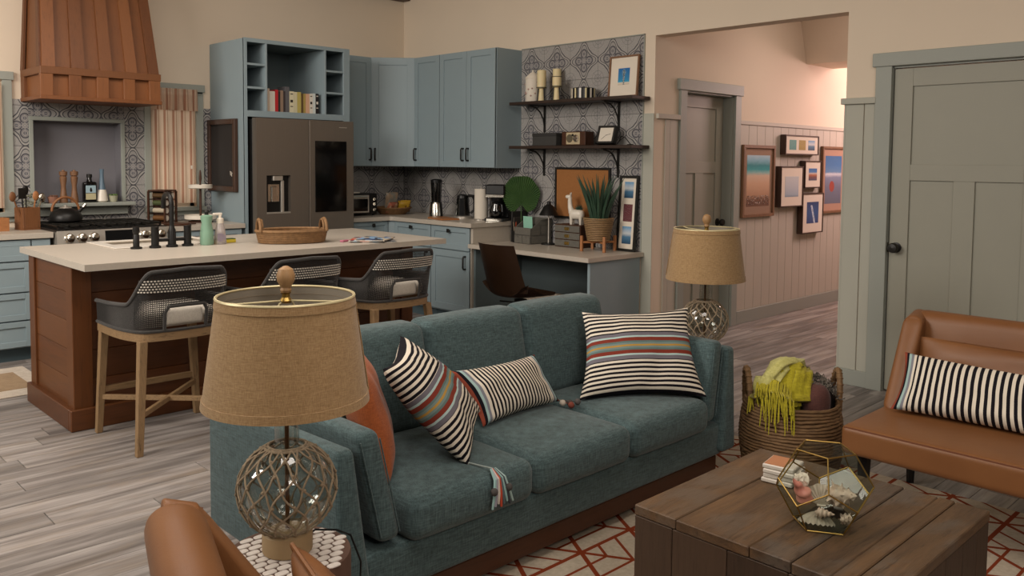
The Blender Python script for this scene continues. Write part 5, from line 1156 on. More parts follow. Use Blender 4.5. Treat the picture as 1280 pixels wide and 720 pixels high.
# photo prints (flat pictures) ---------------------------------------------------
def beach_print(name, kind):
    m = M(name, 'ffffff', .35); u, v = m.uv(); nz = m.noise(m.coord('UV', (1, 2.5, 1)), 6, 4); n2 = m.noise(m.coord('UV'), 22, 4)
    if kind == 'beach':
        c = m.ramp(v+(nz-.5)*.06, [(0, '6b4a3c'), (.12, '7a5544'), (.2, 'b58c70'), (.45, 'cfa98c'), (.6, 'd3b9a2'), (.66, '86b7b5'), (.72, '2f9aa3'), (.8, '1f8790'), (.9, '7fb3c6'), (1, 'a6c3d2')])
        d = (v-.12).abs().lt(.09)*n2.gt(.5); c = m.mix(d*.85, c, m.mix(n2.gt(.6), '3a2723', 'd8c6bd'))
    elif kind == 'red_shell':
        c = m.ramp(v+(nz-.5)*.05, [(0, '5d6478'), (.35, '6b7087'), (.55, '7c86a3'), (.62, 'c9ccd6'), (.66, '5d86b0'), (.8, '3f74aa'), (1, '356aa0')])
        q = ((u-.42)*(u-.42)*5+(v-.36)*(v-.36)*9).sqrt(); c = m.mix(q.lt(.34), c, '9c3f38')
    elif kind == 'misty':
        c = m.ramp(v+(nz-.5)*.04, [(0, '7f95a8'), (.1, 'a3b3c2'), (.5, 'b8c0c8'), (1, 'c3c9cc')])
    elif kind == 'sailing':
        c = m.ramp(v, [(0, '24407a'), (.5, '2b5590'), (1, '203a6e')]); q = ((u-.5)+(v-.5)*.35).abs(); c = m.mix(q.lt(.07)*v.lt(.85)*n2.gt(.42), c, 'c5d3e0')
    elif kind == 'village':
        c = m.ramp(v+(nz-.5)*.1, [(0, '3c4a6a'), (.3, '7a4a4a'), (.45, 'b06a4a'), (.6, 'c9bdb5'), (.68, '4a80b8'), (1, '2f69a8')])
    elif kind == 'palm':
        c = m.ramp(v, [(0, 'c9bda8'), (.14, 'd8cfc0'), (.18, '3a9fc0'), (.3, '2f86b5'), (1, '1e63a5')]); q = ((u-.5)+((v*9).fract()-.5)*.06).abs()
        c = m.mix(q.lt(.07)*v.lt(.9), c, m.mix(n2.gt(.5), '26333a', 'b5bcbb')); q2 = ((u-.5)*(u-.5)+(v-.72)*(v-.72)*.6).sqrt(); c = m.mix(q2.lt(.17)*n2.gt(.5), c, '8fa3a8')
    elif kind == 'crimson':
        c = m.ramp(n2, [(.3, '3f1f24'), (.5, '6e2a33'), (.7, '8c8a86')])
    elif kind == 'green':
        c = m.ramp(n2, [(.3, '2f6a6a'), (.5, '5c9a8a'), (.7, '3f7fae')])
    elif kind == 'ochre':
        c = m.ramp(n2, [(.3, '6a5a3a'), (.5, 'b59a4c'), (.7, '3f5a4a')])
    else:
        c = m.ramp(v+(nz-.5)*.1, [(0, '2d4a66'), (.4, '4f7a9a'), (.6, 'c9cfd3'), (1, '5f9ac6')])
    m.base(c); return m.m
def picture(name, lab, loc, rot, w_, h_, fw, fd, frame, prints, mat_col='matb', cat='picture frame', group=None, back=None, mf=.45):
    """frame built in local x (width), z (height), facing -y"""
    t = thing(name, lab, cat, loc, 0, group); t.rotation_euler = rot; m = MB()
    for a in ((-w_/2, -w_/2+fw, 0, h_), (w_/2-fw, w_/2, 0, h_), (-w_/2+fw, w_/2-fw, 0, fw), (-w_/2+fw, w_/2-fw, h_-fw, h_)): m.box((a[0], a[1]), (-fd, 0), (a[2], a[3]), b=.0015)
    part('frame', m, frame, t); m = MB(); m.box((-w_/2+fw-.001, w_/2-fw+.001), (-fd*mf, -.001), (fw-.001, h_-fw+.001)); part('mat_board', m, mat_col, t)
    for k, (x0, x1, z0, z1, kind) in enumerate(prints):
        m = MB(); m.obox((0, -fd*mf, 0), EX, EZ, (0, -1, 0), (x0, x1), (z0, z1), (0, .0012))
        for f in m.bm.faces:
            for l in f.loops: l[m.uvl].uv = ((l.vert.co.x-x0)/(x1-x0), (l.vert.co.z-z0)/(z1-z0))
        part('photo_print', m, beach_print('print_'+kind, kind), t)
    return t
RB = (0, 0, -pi/2)          # faces -x
picture('photo_frame', 'tall dark photo frame with three stacked photos at the right end of the desk', (5.405, 4.245, DZ_), (rad(-4), 0, -pi/2), .19, .61, .02, .022, 'black', [(-.045, .045, .06, .20, 'coast'), (-.045, .045, .24, .38, 'crimson'), (-.045, .045, .43, .56, 'coast')])
t = thing('cork_board', 'black framed cork pin board on the tiled wall above the desk', 'cork board', (XB-.008, 4.755, .965), -pi/2)
m = MB(); w_, h_, f = .62, .44, .018
for a in ((-w_/2, -w_/2+f, 0, h_), (w_/2-f, w_/2, 0, h_), (-w_/2+f, w_/2-f, 0, f), (-w_/2+f, w_/2-f, h_-f, h_)): m.box((a[0], a[1]), (-.022, -.001), (a[2], a[3]), b=.002)
part('frame', m, 'black', t); m = MB(); m.box((-w_/2+f-.001, w_/2-f+.001), (-.012, -.001), (f-.001, h_-f+.001)); part('cork', m, 'cork', t)
# desk chair
t = thing('desk_chair', 'dark brown leather bucket desk chair with swivel base', 'chair', (4.50, 4.56, 0), rz=1.5)
m = MB()
def shell(u, v):      # u across, v: seat front -> up the back
    a = u*2-1; s = v
    if s < .45: k = s/.45; y = -.24+.42*k; z = .44-.03*sin(k*pi)+.015*(1-k)
    else:
        k = (s-.45)/.55; y = .18+.12*k; z = .44+.40*k**1.1
    curl = .09*abs(a)**2.4*(1-.35*max(0, (s-.6)))*min(1, (s/.32)**1.5) ; wd = .235*(1-.10*max(0, s-.45)/.55)*(1-.35*(max(0, .14-s)/.14)**2)
    return V((a*wd, y-(curl*.9 if s > .45 else 0)-0*curl, z+(curl if s <= .5 else curl*.0)))
m.grid(shell, 18, 26); t2 = m.bm; r_ = bmesh.ops.solidify(t2, geom=t2.faces[:], thickness=.03)
for f in t2.faces: f.smooth = True
o = part('bucket_seat', m, 'brownchair', t, sharp=60)
m = MB(); m.lathe([(.03, .08), (.03, .36), (.05, .38), (.05, .40), (0, .40)], 14, c=(0, -.02, 0)); part('column', m, 'black', t); m = MB()
for k in range(5):
    a = 2*pi*k/5; m.tube([(0, -.02, .09), (.26*cos(a), .26*sin(a)-.02, .07)], [.02, .012], 8); m.sphere((.26*cos(a), .26*sin(a)-.02, .03), .03, 10)
part('star_base', m, 'black', t); m = MB(); m.tube([(.02, -.02, .37), (.20, .02, .365)], .006, 6); m.tube([(-.02, -.02, .37), (-.12, -.12, .36), (-.18, -.12, .34)], .006, 6); part('lever', m, 'black', t)
# ================================================================ shelves
def shelf(z, lab):
    t = thing('wall_shelf', lab, 'shelf', (5.32, 4.75, z)); m = MB(); m.box((5.215, XB-.008), (4.065, 5.43), (z, z+.026), b=.003); part('board', m, 'shelf', t, world=True)
    for y in (5.21, 4.375):
        m = MB(); m.box((XB-.016, XB-.008), (y-.011, y+.011), (z-.235, z), b=.001); m.box((5.235, XB-.008), (y-.011, y+.011), (z-.008, z), b=.001)
        m.tube([(XB-.014, y, z-.19), (XB-.03, y, z-.12), (XB-.07, y, z-.06), (XB-.12, y, z-.025), (5.26, y, z-.01)], .007, 6); part('bracket', m, 'black', t, world=True)
    return t
S1, S2 = 1.945, 1.562
shelf(S1, 'upper dark wood shelf on black brackets over the tiled desk wall'); shelf(S2, 'lower dark wood shelf on black brackets over the tiled desk wall')
sz = S1+.0265
t = thing('lidded_jar', 'cream lidded ceramic jar with faint flower print at the left of the upper shelf', 'jar', (5.33, 5.25, sz))
m = MB(); m.lathe([(.06, 0), (.066, .01), (.066, .19), (.070, .20), (.066, .205), (0, .205)], 28); part('jar_body', m, 'white', t)
m = MB(); m.lathe([(.070, .205), (.066, .215), (.03, .25), (.01, .262), (.008, .275), (0, .285)], 24); part('lid', m, 'white', t)
m = MB(); rr = random.Random(2)
for k in range(16):
    a = rr.uniform(0, 6.28); m.sphere((.0655*cos(a), .0655*sin(a), rr.uniform(.03, .17)), .009, 8, (1, 1, .8))
part('flower_print', m, plain('faded_pink', 'b09288', .6), t, kind='stuff')
def candle(loc, hs, hc, r, lab):
    t = thing('candle_holder', lab[0], 'candle holder', loc, group='candle holders on the upper shelf')
    m = MB(); m.lathe([(.03, 0), (.030, .004), (.02, hs-.01), (.028, hs-.006), (.045, hs), (0, hs)], 18); part('cup', m, 'wax', t)
    for k in range(3):
        m = MB(); a = k*2.09+.5; m.tube([(.038*cos(a), .038*sin(a), 0), (.028*cos(a), .028*sin(a), hs)], .005, 6); part('rod_leg', m, 'black', t)
    m = MB(); m.lathe([(0, hs), (.046, hs), (.046, hs+.006), (0, hs+.006)], 20, cap=False); part('plate', m, 'black', t)
    m = MB(); m.lathe([(0, 0), (r, 0), (r, hc-.004), (r-.005, hc), (0, hc-.003)], 24, cap=False); m.tube([(0, 0, hc-.003), (.001, 0, hc+.006)], .001, 4); solo('candle', lab[1], 'candle', m, 'wax', (loc[0], loc[1], loc[2]+hs+.0065), group='cream pillar candles')
candle((5.30, 5.115, sz), .115, .145, .039, ('left candle holder beside the lidded jar', 'tall cream pillar candle beside the lidded jar'))
candle((5.30, 4.935, sz), .115, .075, .038, ('low candle holder, front right of the group', 'short cream candle, lower of the two on the right'))
candle((5.375, 5.005, sz), .205, .065, .036, ('tall candle holder behind the low one', 'cream candle, highest on the upper shelf'))
t = thing('striped_box', 'round dark box with pale vertical bars in the middle of the upper shelf', 'box', (5.33, 4.66, sz))
m = MB(); m.lathe([(0, 0), (.095, 0), (.10, .004), (.10, .085), (.095, .09), (0, .09)], 32, cap=False); part('drum', m, 'bplastic', t)
for k in range(14):
    a = 2*pi*k/14; m = MB(); c, s = cos(a), sin(a); m.obox((.1*c, .1*s, .045), (-s, c, 0), EZ, (c, s, 0), (-.007, .007), (-.04, .04), (0, .003)); part('bone_bar', m, 'wax' if k % 2 else 'white', t)
picture('picture_frame', 'light wood picture frame with a blue palm photo leaning on the upper shelf', (5.39, 4.29, sz), (rad(-6), rad(-1), -pi/2+.06), .285, .335, .013, .022, 'frame_oak', [(-.055, .055, .10, .235, 'palm')])
sz = S2+.0265
m = MB(); m.box((-.14, .14), (-.07, .07), (0, .105), b=.003); t = solo('charcoal_box', 'flat charcoal storage box at the left of the lower shelf', 'box', m, plain('charcoal_card', '3a3937', .8), (5.33, 5.04, sz), -pi/2); m = MB(); m.box((-.143, .143), (-.073, .073), (.08, .108), b=.003); part('lid', m, plain('charcoal_card_lid', '2f2e2d', .8), t)
t = thing('radio', 'retro tabletop radio with wooden sides and cream front', 'radio', (5.32, 4.71, sz), -pi/2)
m = MB(); m.box((-.13, .13), (-.055, .06), (0, .115), b=.004); part('cabinet', m, 'walnut', t); m = MB(); m.box((-.075, .075), (-.060, -.052), (.008, .107), b=.002); part('front_panel', m, plain('radio_cream', 'b8a888', .5), t)
m = MB(); m.lathe([(.034, 0), (.034, .004), (0, .004)], 24, M4=Matrix.Translation((-.035, -.059, .058)) @ Matrix.Rotation(pi/2, 4, 'X')); part('speaker_grille', m, plain('radio_grille', '5a523f', .6), t)
m = MB(); m.lathe([(.030, 0), (.030, .006), (.014, .008), (.012, .014), (0, .014)], 24, M4=Matrix.Translation((.035, -.059, .058)) @ Matrix.Rotation(pi/2, 4, 'X')); part('tuning_dial', m, 'chrome', t)
m = MB(); m.lathe([(.011, 0), (.009, .008), (0, .008)], 12, M4=Matrix.Translation((.0, -.059, .085)) @ Matrix.Rotation(pi/2, 4, 'X')); part('knob', m, 'black', t)
t = thing('desk_clock', 'tilted black framed clock with white face on the lower shelf', 'clock', (5.33, 4.40, sz)); t.rotation_euler = (rad(-18), 0, -pi/2+.1)
m = MB(); m.box((-.085, .085), (-.05, .0), (0, .018), b=.002)
for a in ((-.085, -.066, 0, .15), (.066, .085, 0, .15), (-.085, .085, .135, .152)): m.box((a[0], a[1]), (-.05, .0), (a[2], a[3]), b=.002)
part('case', m, 'black', t); m = MB(); m.box((-.067, .067), (-.042, -.002), (.017, .136)); part('face', m, 'paper', t); m = MB(); m.obox((0, -.043, .07), V((1, 0, .3)).normalized(), EY, EZ, (-.005, .045), (-.0006, .0006), (-.0015, .0015)); m.obox((0, -.0445, .07), V((-1, 0, -.9)).normalized(), EY, EZ, (-.005, .05), (-.0006, .0006), (-.0012, .0012)); part('hands', m, 'black', t)
m = MB(); m.tube([(5.40, 4.33, S2+.06), (5.38, 4.30, S2+.10), (5.37, 4.25, S2+.09), (5.38, 4.20, S2+.034), (5.36, 4.16, S2+.031), (5.30, 4.17, S2+.031)], .004, 6); solo('clock_cable', 'thin black cable looping from the clock on the lower shelf', 'cable', m, 'black', world=True)
# ================================================================ hall pictures
def hallpic(lab, x0, x1, z0, z1, fr, prints, fd=.03, fw=.02, mat_='matb'):
    w_ = x1-x0; h_ = z1-z0
    picture('picture_frame', lab, ((x0+x1)/2, HY-.0125, z0), (0, 0, 0), w_, h_, fw, fd, fr, [(a*w_-w_/2, b*w_-w_/2, c*h_, d*h_, k) for a, b, c, d, k in prints], mat_, group='framed pictures on the hall wall', mf=.45 if fd < .04 else .88)
TANM = 'tan_mat'; MT[TANM] = plain('tan_picture_mat', '9a7d68', .9, var=0)
hallpic('tall brown framed beach photo, leftmost in the hall', 6.74, 7.30, .965, 1.62, 'frame_oak', [(.14, .86, .15, .86, 'beach')], .03, .028, TANM)
hallpic('small wide black frame with three tiny photos, highest in the hall', 7.43, 8.10, 1.54, 1.73, 'dframe', [(.12, .32, .25, .75, 'green'), (.40, .60, .25, .75, 'ochre'), (.68, .88, .25, .75, 'coast')], .06, .012)
hallpic('black shadow box frame with a pale misty photo', 7.36, 7.80, 1.04, 1.43, 'dframe', [(.2, .8, .25, .75, 'misty')], .06, .012)
hallpic('smallest black frame with a red and blue village photo', 7.83, 8.17, 1.215, 1.485, 'dframe', [(.25, .75, .28, .72, 'village')], .06, .012)
hallpic('black frame with a dark blue sailing photo, lowest in the hall', 7.80, 8.24, .765, 1.165, 'dframe', [(.22, .78, .25, .78, 'sailing')], .06, .012)
MT['rose_mat'] = plain('rose_picture_mat', 'b08c78', .9, var=0)
hallpic('tall brown framed photo of a red shell on sand, rightmost in the hall', 8.26, 8.80, .95, 1.635, 'frame_oak', [(.16, .84, .14, .86, 'red_shell')], .03, .024, 'rose_mat')
# kitchen mat
t = thing('kitchen_mat', 'cream bordered tan mat on the floor between island and stove', 'mat', (1.0, 6.1, 0)); m = MB(); m.box((.3, 1.60), (5.70, 6.50), (.0005, .008), b=.003); part('border', m, 'mat_cream', t, world=True); m = MB(); m.box((.45, 1.50), (5.86, 6.34), (.008, .0105)); part('centre_field', m, 'mat_tan', t, world=True)
# ================================================================ living room
# rug
t = thing('rug', 'cream area rug with rust orange geometric lines under the coffee table', 'rug', (2.6, 1.0, 0)); m = MB(); m.box((1.45, 3.93), (-.5, 2.42), (.0006, .011), b=.003); part('pile', m, 'rug', t, world=True)
G0 = .0115
def pillow(name, lab, c4, th, mat, cat='pillow', ear=.05, seed=0, group=None, n=30, piping=None, sag=.0):
    """c4 = P00, P10, P11, P01 world corners; u runs P00->P10"""
    P = [V(p) for p in c4]; cen = sum(P, V())/4; nrm = ((P[1]-P[0]).cross(P[3]-P[0])).normalized()
    t = thing(name, lab, cat, cen, group=group)
    def f(side):
        def g(u, v):
            a, b = 2*u-1, 2*v-1; k = ear
            uu = .5+.5*(a*(1-k*(1-b*b)*abs(a))); vv = .5+.5*(b*(1-k*1.2*(1-a*a)*abs(b)))
            p = (P[0]*(1-uu)*(1-vv)+P[1]*uu*(1-vv)+P[2]*uu*vv+P[3]*(1-uu)*vv)
            e = max(0, (1-a*a)*(1-b*b)); h = th/2*e**.42
            wr = noise.noise(V((u*4+seed, v*4, side)))*.010*min(1, e*3)+noise.noise(V((u*10, v*3+seed, side)))*.004*min(1, e*4)
            return p+nrm*(side*h+wr)-EZ*sag*e-cen
        return g
    m = MB(); m.grid(f(1), n, n); m.grid(f(-1), n, n, flip=True); bmesh.ops.remove_doubles(m.bm, verts=m.bm.verts, dist=2e-4); part('cover', m, mat, t, sharp=70)
    if piping:
        g = f(0); pts = [g(k/20, 0) for k in range(20)]+[g(1, k/20) for k in range(20)]+[g(1-k/20, 1) for k in range(20)]+[g(0, 1-k/20) for k in range(20)]; m = MB(); m.tube(pts, .005, 6, closed=True); part('piping', m, piping, t)
    return t
# ---- sofa
SX_, SY_ = 2.35, 2.45
t = thing('sofa', 'teal grey three seat sofa on a walnut plinth in front of the island', 'sofa', (SX_, SY_, G0))
def W(x, y, z): return (x-SX_, y-SY_, z-G0)
m = MB(); m.rbox(W(2.35, 2.455, .20), (1.98, .81, .15), .02, nr=3, ni=4); part('base_frame', m, 'sofa', t)
m = MB(); m.box((1.385-SX_, 3.315-SX_), (2.065-SY_, 2.84-SY_), (.035, .112), b=.004); part('plinth', m, 'walnut', t)
for a, b in ((1.42, 2.12), (3.28, 2.12), (1.42, 2.80), (3.28, 2.80), (2.35, 2.45)):
    m = MB(); m.box((a-SX_-.03, a-SX_+.03), (b-SY_-.03, b-SY_+.03), (0, .037), b=.002); part('leg', m, 'walnut', t)
for sg in (-1, 1):
    cx = sg*1.015
    def fo(p, sg=sg):       # p relative to slab centre; widen & flare
        k = (p.z+.235)/.47; k = max(0, min(1, k)); wd = .060-.030*k
        return V((sg*(-.010)+ (p.x/.05)*wd*1.0 + sg*(.028*k), p.y-.02*(1-k)*(1 if p.y < 0 else 0), p.z-(.03*(p.y+.4) if p.z > .1 else 0)))
    m = MB(); m.rbox((cx-sg*.005, .01, .368), (.10, .84, .47), .022, nr=3, ni=5, fn=fo); part('outer_arm', m, 'sofa', t, sharp=60)
    def fi(p, sg=sg):
        k = (p.z+.17)/.34; return V((p.x+sg*(.075*k), p.y-.012*(1-k), p.z))
    m = MB(); m.rbox((sg*.868, -.02, .462), (.085, .76, .355), .03, (.006, 0, 0), nr=4, ni=6, fn=fi); part('arm_cushion', m, 'sofa', t, sharp=60)
    # stitched seams on the arm cushion front
    m = MB()
    for ox in (-.034, .034): m.tube([fi(V((ox, -.381, z)))+V((sg*.868, -.02, .462)) for z in (-.15, -.07, .02, .10, .15)], .0026, 5)
    part('seam', m, 'sofa', t)
def fb(p): return V((p.x, p.y+.035*(p.z+.2)/.4, p.z))
m = MB(); m.rbox((0, .385, .39), (1.98, .09, .60), .03, nr=3, ni=6, fn=fb); part('back_frame', m, 'sofa', t)
cw = .548
for k in range(3):
    xc = 1.812+k*cw+.0; xw = cw-.006
    m = MB(); 
    def fs(p, k=k):
        return V((p.x, p.y, p.z))
    m.rbox((xc-SX_, 2.31-SY_, .343-G0), (xw, .60, .145), .045, (0.004, .008, .020), nr=5, ni=8); c_ = part('seat_cushion', m, 'sofa', t, sharp=80)
    m = MB(); hw, hd = xw/2-.013, .287
    for zz in (.052, -.052):
        ring = []
        for a in range(48):
            th = 2*pi*a/48; e = .35; cx_ = (abs(cos(th))**e)*(1 if cos(th) >= 0 else -1); cy_ = (abs(sin(th))**e)*(1 if sin(th) >= 0 else -1); ring.append((xc-SX_+hw*cx_*.995, 2.31-SY_+hd*cy_*1.005, .343-G0+zz))
        m.tube(ring, .0032, 5, closed=True)
    part('seam', m, 'sofa', c_)
    def fk(p): return V((p.x, p.y+.20*(p.z+.2)/.4*.42, p.z))
    m = MB(); m.rbox((xc-SX_, 2.63-SY_, .605-G0), (xw, .155, .40), .045, (0, .022, .006), nr=5, ni=8, fn=fk); part('back_cushion', m, 'sofa', t, sharp=80)
# ---- sofa pillows
pillow('throw_pillow', 'rust orange round edged pillow leaning on the left sofa arm behind the striped one', [(1.56, 2.16, .42), (1.76, 2.52, .42), (1.68, 2.58, .80), (1.48, 2.22, .77)], .14, 'rust', ear=.02, seed=3)
pa = pillow('throw_pillow', 'large striped pillow with colour bands and a tassel, leftmost striped one on the sofa', [(1.565, 2.20, .785), (1.87, 2.52, .80), (2.13, 2.36, .50), (1.855, 2.11, .415)], .15, 'stripe_a', ear=.11, seed=7)
m = MB(); c0 = wloc(pa); e0 = V((1.855, 2.12, .43)); e1 = V((1.88, 2.02, .43)); m.tube([e0-c0, e1-c0], .003, 5); tassel = part('tassel', m, plain('tassel_grey', '8f9a96', .9), pa)
for k, col in enumerate(['8fb0ad', '9c9aa6', 'c7bfb2', 'b5472f', '55666b', '8fb0ad', '3a3c44', '9fb8b5']):
    m = MB(); dx = (k-3.5)*.006; b0 = e1+V((dx*.4, .0, .0)); pts = [b0, V((1.882+dx, 1.987, .405)), V((1.884+dx*1.6, 1.978, .36)), V((1.886+dx*2.2, 1.976, .315+.006*(k % 3)))]
    m.tube([p-c0 for p in pts], [.004, .006, .0055, .004], 6); part('tassel_yarn', m, plain('yarn%d' % k, col, .9), tassel)
for dx in (-.035, .03):
    m = MB(); m.sphere(V((1.882+dx, 1.975, .372))-c0, .013, 10); part('pompom', m, plain('pompom_grey%d' % (dx > 0), '4a4644', .95), tassel)
pl = pillow('throw_pillow', 'striped lumbar pillow with grey red end bands in the middle of the sofa', [(2.145, 2.36, .435), (2.62, 2.40, .435), (2.585, 2.52, .62), (2.09, 2.49, .635)], .12, 'stripe_b', ear=.09, seed=11)
for k, (a, b) in enumerate([((2.595, 2.36, .44), 'b8aea0'), ((2.625, 2.345, .437), '4a3e3a'), ((2.655, 2.33, .44), '55504e'), ((2.61, 2.325, .435), '7a3d30')]):
    m = MB(); m.sphere(V(a)-wloc(pl), .014, 10); m.tube([V(a)-wloc(pl), V((2.62, 2.40, .44))-wloc(pl)], .002, 4); part('pompom', m, plain('pom%d' % k, b, .95), pl)
pillow('throw_pillow', 'wide striped pillow with colour bands leaning in the right corner of the sofa', [(2.70, 2.36, .430), (3.17, 2.03, .425), (3.335, 2.25, .775), (2.905, 2.53, .765)], .15, 'stripe_c', ear=.10, seed=19)
# ---- settee and armchair (same design)
def leather_seat(name, lab, cat, loc, rz, Wd, top, WL=.34, SD=.66):
    t = thing(name, lab, cat, loc, rz); hw = Wd/2
    m = MB(); m.rbox((0, .31-SD/2, .355), (Wd, SD, .115), .022, (0, 0, .01), nr=4, ni=8); part('seat', m, 'leather', t, sharp=70)
    m = MB(); r = .325; m.tube([(-hw+.006, .36-SD, .404), (-hw+.012, .317-SD, .404), (hw-.012, .317-SD, .404), (hw-.006, .36-SD, .404)], .0035, 6); m.tube([(-hw+.006, .33-SD, .398), (-hw+.004, .2, .398)], .0035, 6); m.tube([(hw-.006, .33-SD, .398), (hw-.004, .2, .398)], .0035, 6); part('seat_piping', m, 'stitch', t)
    H_ = top-.41
    def fbk(p): return V((p.x, p.y+.06*(p.z+H_/2)/H_, p.z))
    m = MB(); BT = .10 if SD > .6 else .12; m.rbox((0, .25+BT/2, .36+H_/2+.02), (Wd-.03, BT, H_+.06), BT*.47, nr=5, ni=7, fn=fbk); part('backrest', m, 'leather', t, sharp=70)
    for sg in (-1, 1):
        def fw(p, sg=sg):       # wing: front edge slants back towards the top
            k = max(0, min(1, (p.z+H_/2)/H_)); f = (WL/2-p.y)/WL         # 1 at the front
            return V((p.x+sg*(.02*k-.015*f*k), p.y+max(0, f)*(.20*k)+.04*k, p.z-.02*max(0, f)*k))
        m = MB(); m.rbox((sg*(hw-.045), .355-WL/2, .40+H_/2), (.085, WL, H_+.02), .040, nr=5, ni=7, fn=fw); wg = part('wing', m, 'leather', t, sharp=70)
        m = MB(); pts = []
        for k in range(22):
            z = -H_/2+.02+(H_-.05)*k/21; pts.append(fw(V((sg*.034, WL/2-.010, z)))+V((sg*(hw-.045), .355-WL/2, .40+H_/2)))
        for k in range(1, 12):
            y = WL*.44-WL*.88*k/11; pts.append(fw(V((sg*.034, y, H_/2-.014)))+V((sg*(hw-.045), .355-WL/2, .40+H_/2)))
        m.tube(pts, .0028, 6); part('stitching', m, 'stitch', wg)
    for (a, b) in ((-hw+.07, .38-SD), (hw-.07, .38-SD), (-hw+.03, .32), (hw-.03, .32)):
        m = MB(); m.lathe([(.016, 0), (.028, .30), (0, .30)], 8, c=(a, b, 0), M4=None); part('leg', m, 'bplastic', t)
    return t
leather_seat('settee', 'tan leather winged settee in front of the big grey door', 'settee', (3.615, .705, 0), -pi/2, 1.53, .80)
leather_seat('armchair', 'tan leather winged armchair back in the lower left foreground', 'armchair', (.925, 1.235, 0), 1.27, .70, .775, .28, .50)
pillow('leather_cushion', 'tan leather back cushion on the settee behind the striped lumbar pillow', [(3.80, 1.385, .42), (3.80, .05, .42), (3.86, .04, .70), (3.86, 1.395, .70)], .10, 'leather', ear=.01, seed=5, cat='cushion')
pillow('throw_pillow', 'boldly striped black and cream lumbar pillow on the leather settee', [(3.58, 1.40, .43), (3.61, .80, .43), (3.72, .83, .635), (3.74, 1.41, .645)], .13, 'stripe_d', ear=.07, seed=23)
pillow('leather_cushion', 'tan leather cushion corner standing in the foreground armchair', [(.93, 1.46, .425), (.83, 1.10, .425), (.72, 1.06, .70), (.80, 1.42, .715)], .12, 'leather', ear=.03, seed=9, piping='leather', cat='cushion')
# ---- coffee table
TZ = .41
t = thing('coffee_table', 'chunky reclaimed wood box coffee table made of planks', 'coffee table', (2.405, 1.16, G0))
def Wt(x, y, z): return (x-2.405, y-1.16, z-G0)
TX0, TX1 = 2.032, 2.782; yb = [1.548, 1.397, 1.158, 1.035, .93, .88, .782]
m = MB(); m.box((TX0+.02-2.405, TX1-.02-2.405), (.80-1.16, 1.53-1.16), (.0, TZ-.03-G0)); part('core', m, 'tablev', t)
for k in range(6):
    m = MB(); dz = [0, -.001, .0005, -.0012, .0008, -.0005][k]; m.box((TX0-2.405-.001*(k % 2), TX1-2.405+.001*(k % 3)), (yb[k+1]+.0012-1.16, yb[k]-.0012-1.16), (TZ-.032-G0, TZ+dz-G0), b=.003)
    part('plank', m, 'tablew', t)
def side_planks(O, U, N, L, cuts):
    for a, b in zip(cuts, cuts[1:]):
        m = MB(); m.obox(Wt(*O), U, EZ, N, (a*L+.001, b*L-.001), (0, TZ-.033-G0), (-.02, .001*((int(a*100)) % 2)), b=.0025); part('side_plank', m, 'tablev', t)
side_planks((TX0, 1.546, G0), (0, -1, 0), (-1, 0, 0), .762, [0, .18, .42, .66, .80, 1]); side_planks((TX1, .784, G0), (0, 1, 0), (1, 0, 0), .762, [0, .3, .5, .75, 1])
side_planks((TX0, .784, G0), (1, 0, 0), (0, -1, 0), .748, [0, .14, .3, .52, .7, .86, 1]); side_planks((TX1, 1.546, G0), (-1, 0, 0), (0, 1, 0), .748, [0, .22, .5, .72, 1])
# ---- coasters
for k in range(4):
    lab = ['bottom white marble coaster of the stack on the coffee table', 'second lowest white marble coaster in the stack', 'third white marble coaster, just under the tan topped one', 'top coaster of the stack with a tan face and white edge'][k]
    m = MB(); m.box((-.052, .052), (-.052, .052), (0, .0145), b=.003); o = solo('coaster', lab, 'coaster', m, 'marble', (2.545+.004*(k % 2), 1.335-.003*(k % 3), TZ+.0006+k*.0152), .12+.05*(k % 2), group='coaster stack')
    if k == 3: m = MB(); m.box((-.047, .047), (-.020, .047), (.0145, .0155)); part('tan_inlay', m, plain('tan_inlay', 'b27a56', .6), o)
# ---- terrarium
t = thing('terrarium', 'brass edged glass dodecahedron terrarium filled with shells', 'terrarium', (2.315, 1.085, TZ+.001))
ph = (1+5**.5)/2; vs = [V((x, y, z)) for x in (-1, 1) for y in (-1, 1) for z in (-1, 1)]
for s1 in (-1, 1):
    for s2 in (-1, 1): vs += [V((0, s1/ph, s2*ph)), V((s1/ph, s2*ph, 0)), V((s1*ph, 0, s2/ph))]
me_ = min((a-b).length for i, a in enumerate(vs) for b in vs[:i]); faces = []
fn_ = [V((s1, 0, s2*ph)) for s1 in (-1, 1) for s2 in (-1, 1)]+[V((0, s1*ph, s2)) for s1 in (-1, 1) for s2 in (-1, 1)]+[V((s1*ph, s2, 0)) for s1 in (-1, 1) for s2 in (-1, 1)]
q = fn_[0].normalized().rotation_difference(V((0, 0, 1))); R0 = .137
vs = [q @ v for v in vs]; fn_ = [(q @ n).normalized() for n in fn_]
mxz = max(v.z for v in vs); tv = [v for v in vs if v.z > mxz-.01]; a0 = math.atan2(tv[0].y, tv[0].x)
cam_az = math.atan2(-1.085, -2.315); spin = Matrix.Rotation(cam_az-a0+.10, 3, 'Z'); vs = [spin @ v for v in vs]; fn_ = [spin @ n for n in fn_]
sc_ = R0/vs[0].length; zmin = min(v.z for v in vs); vs = [V((v.x*sc_, v.y*sc_, (v.z-zmin)*sc_+.004)) for v in vs]; cen_ = V((0, 0, -zmin*sc_+.004))
ed = sorted(set((i, j) for i in range(20) for j in range(i) if (vs[i]-vs[j]).length < me_*sc_*1.05))
for i, j in ed:
    m = MB(); m.tube([vs[i], vs[j]], .0022, 6); part('brass_edge', m, 'brass', t)
fl = []
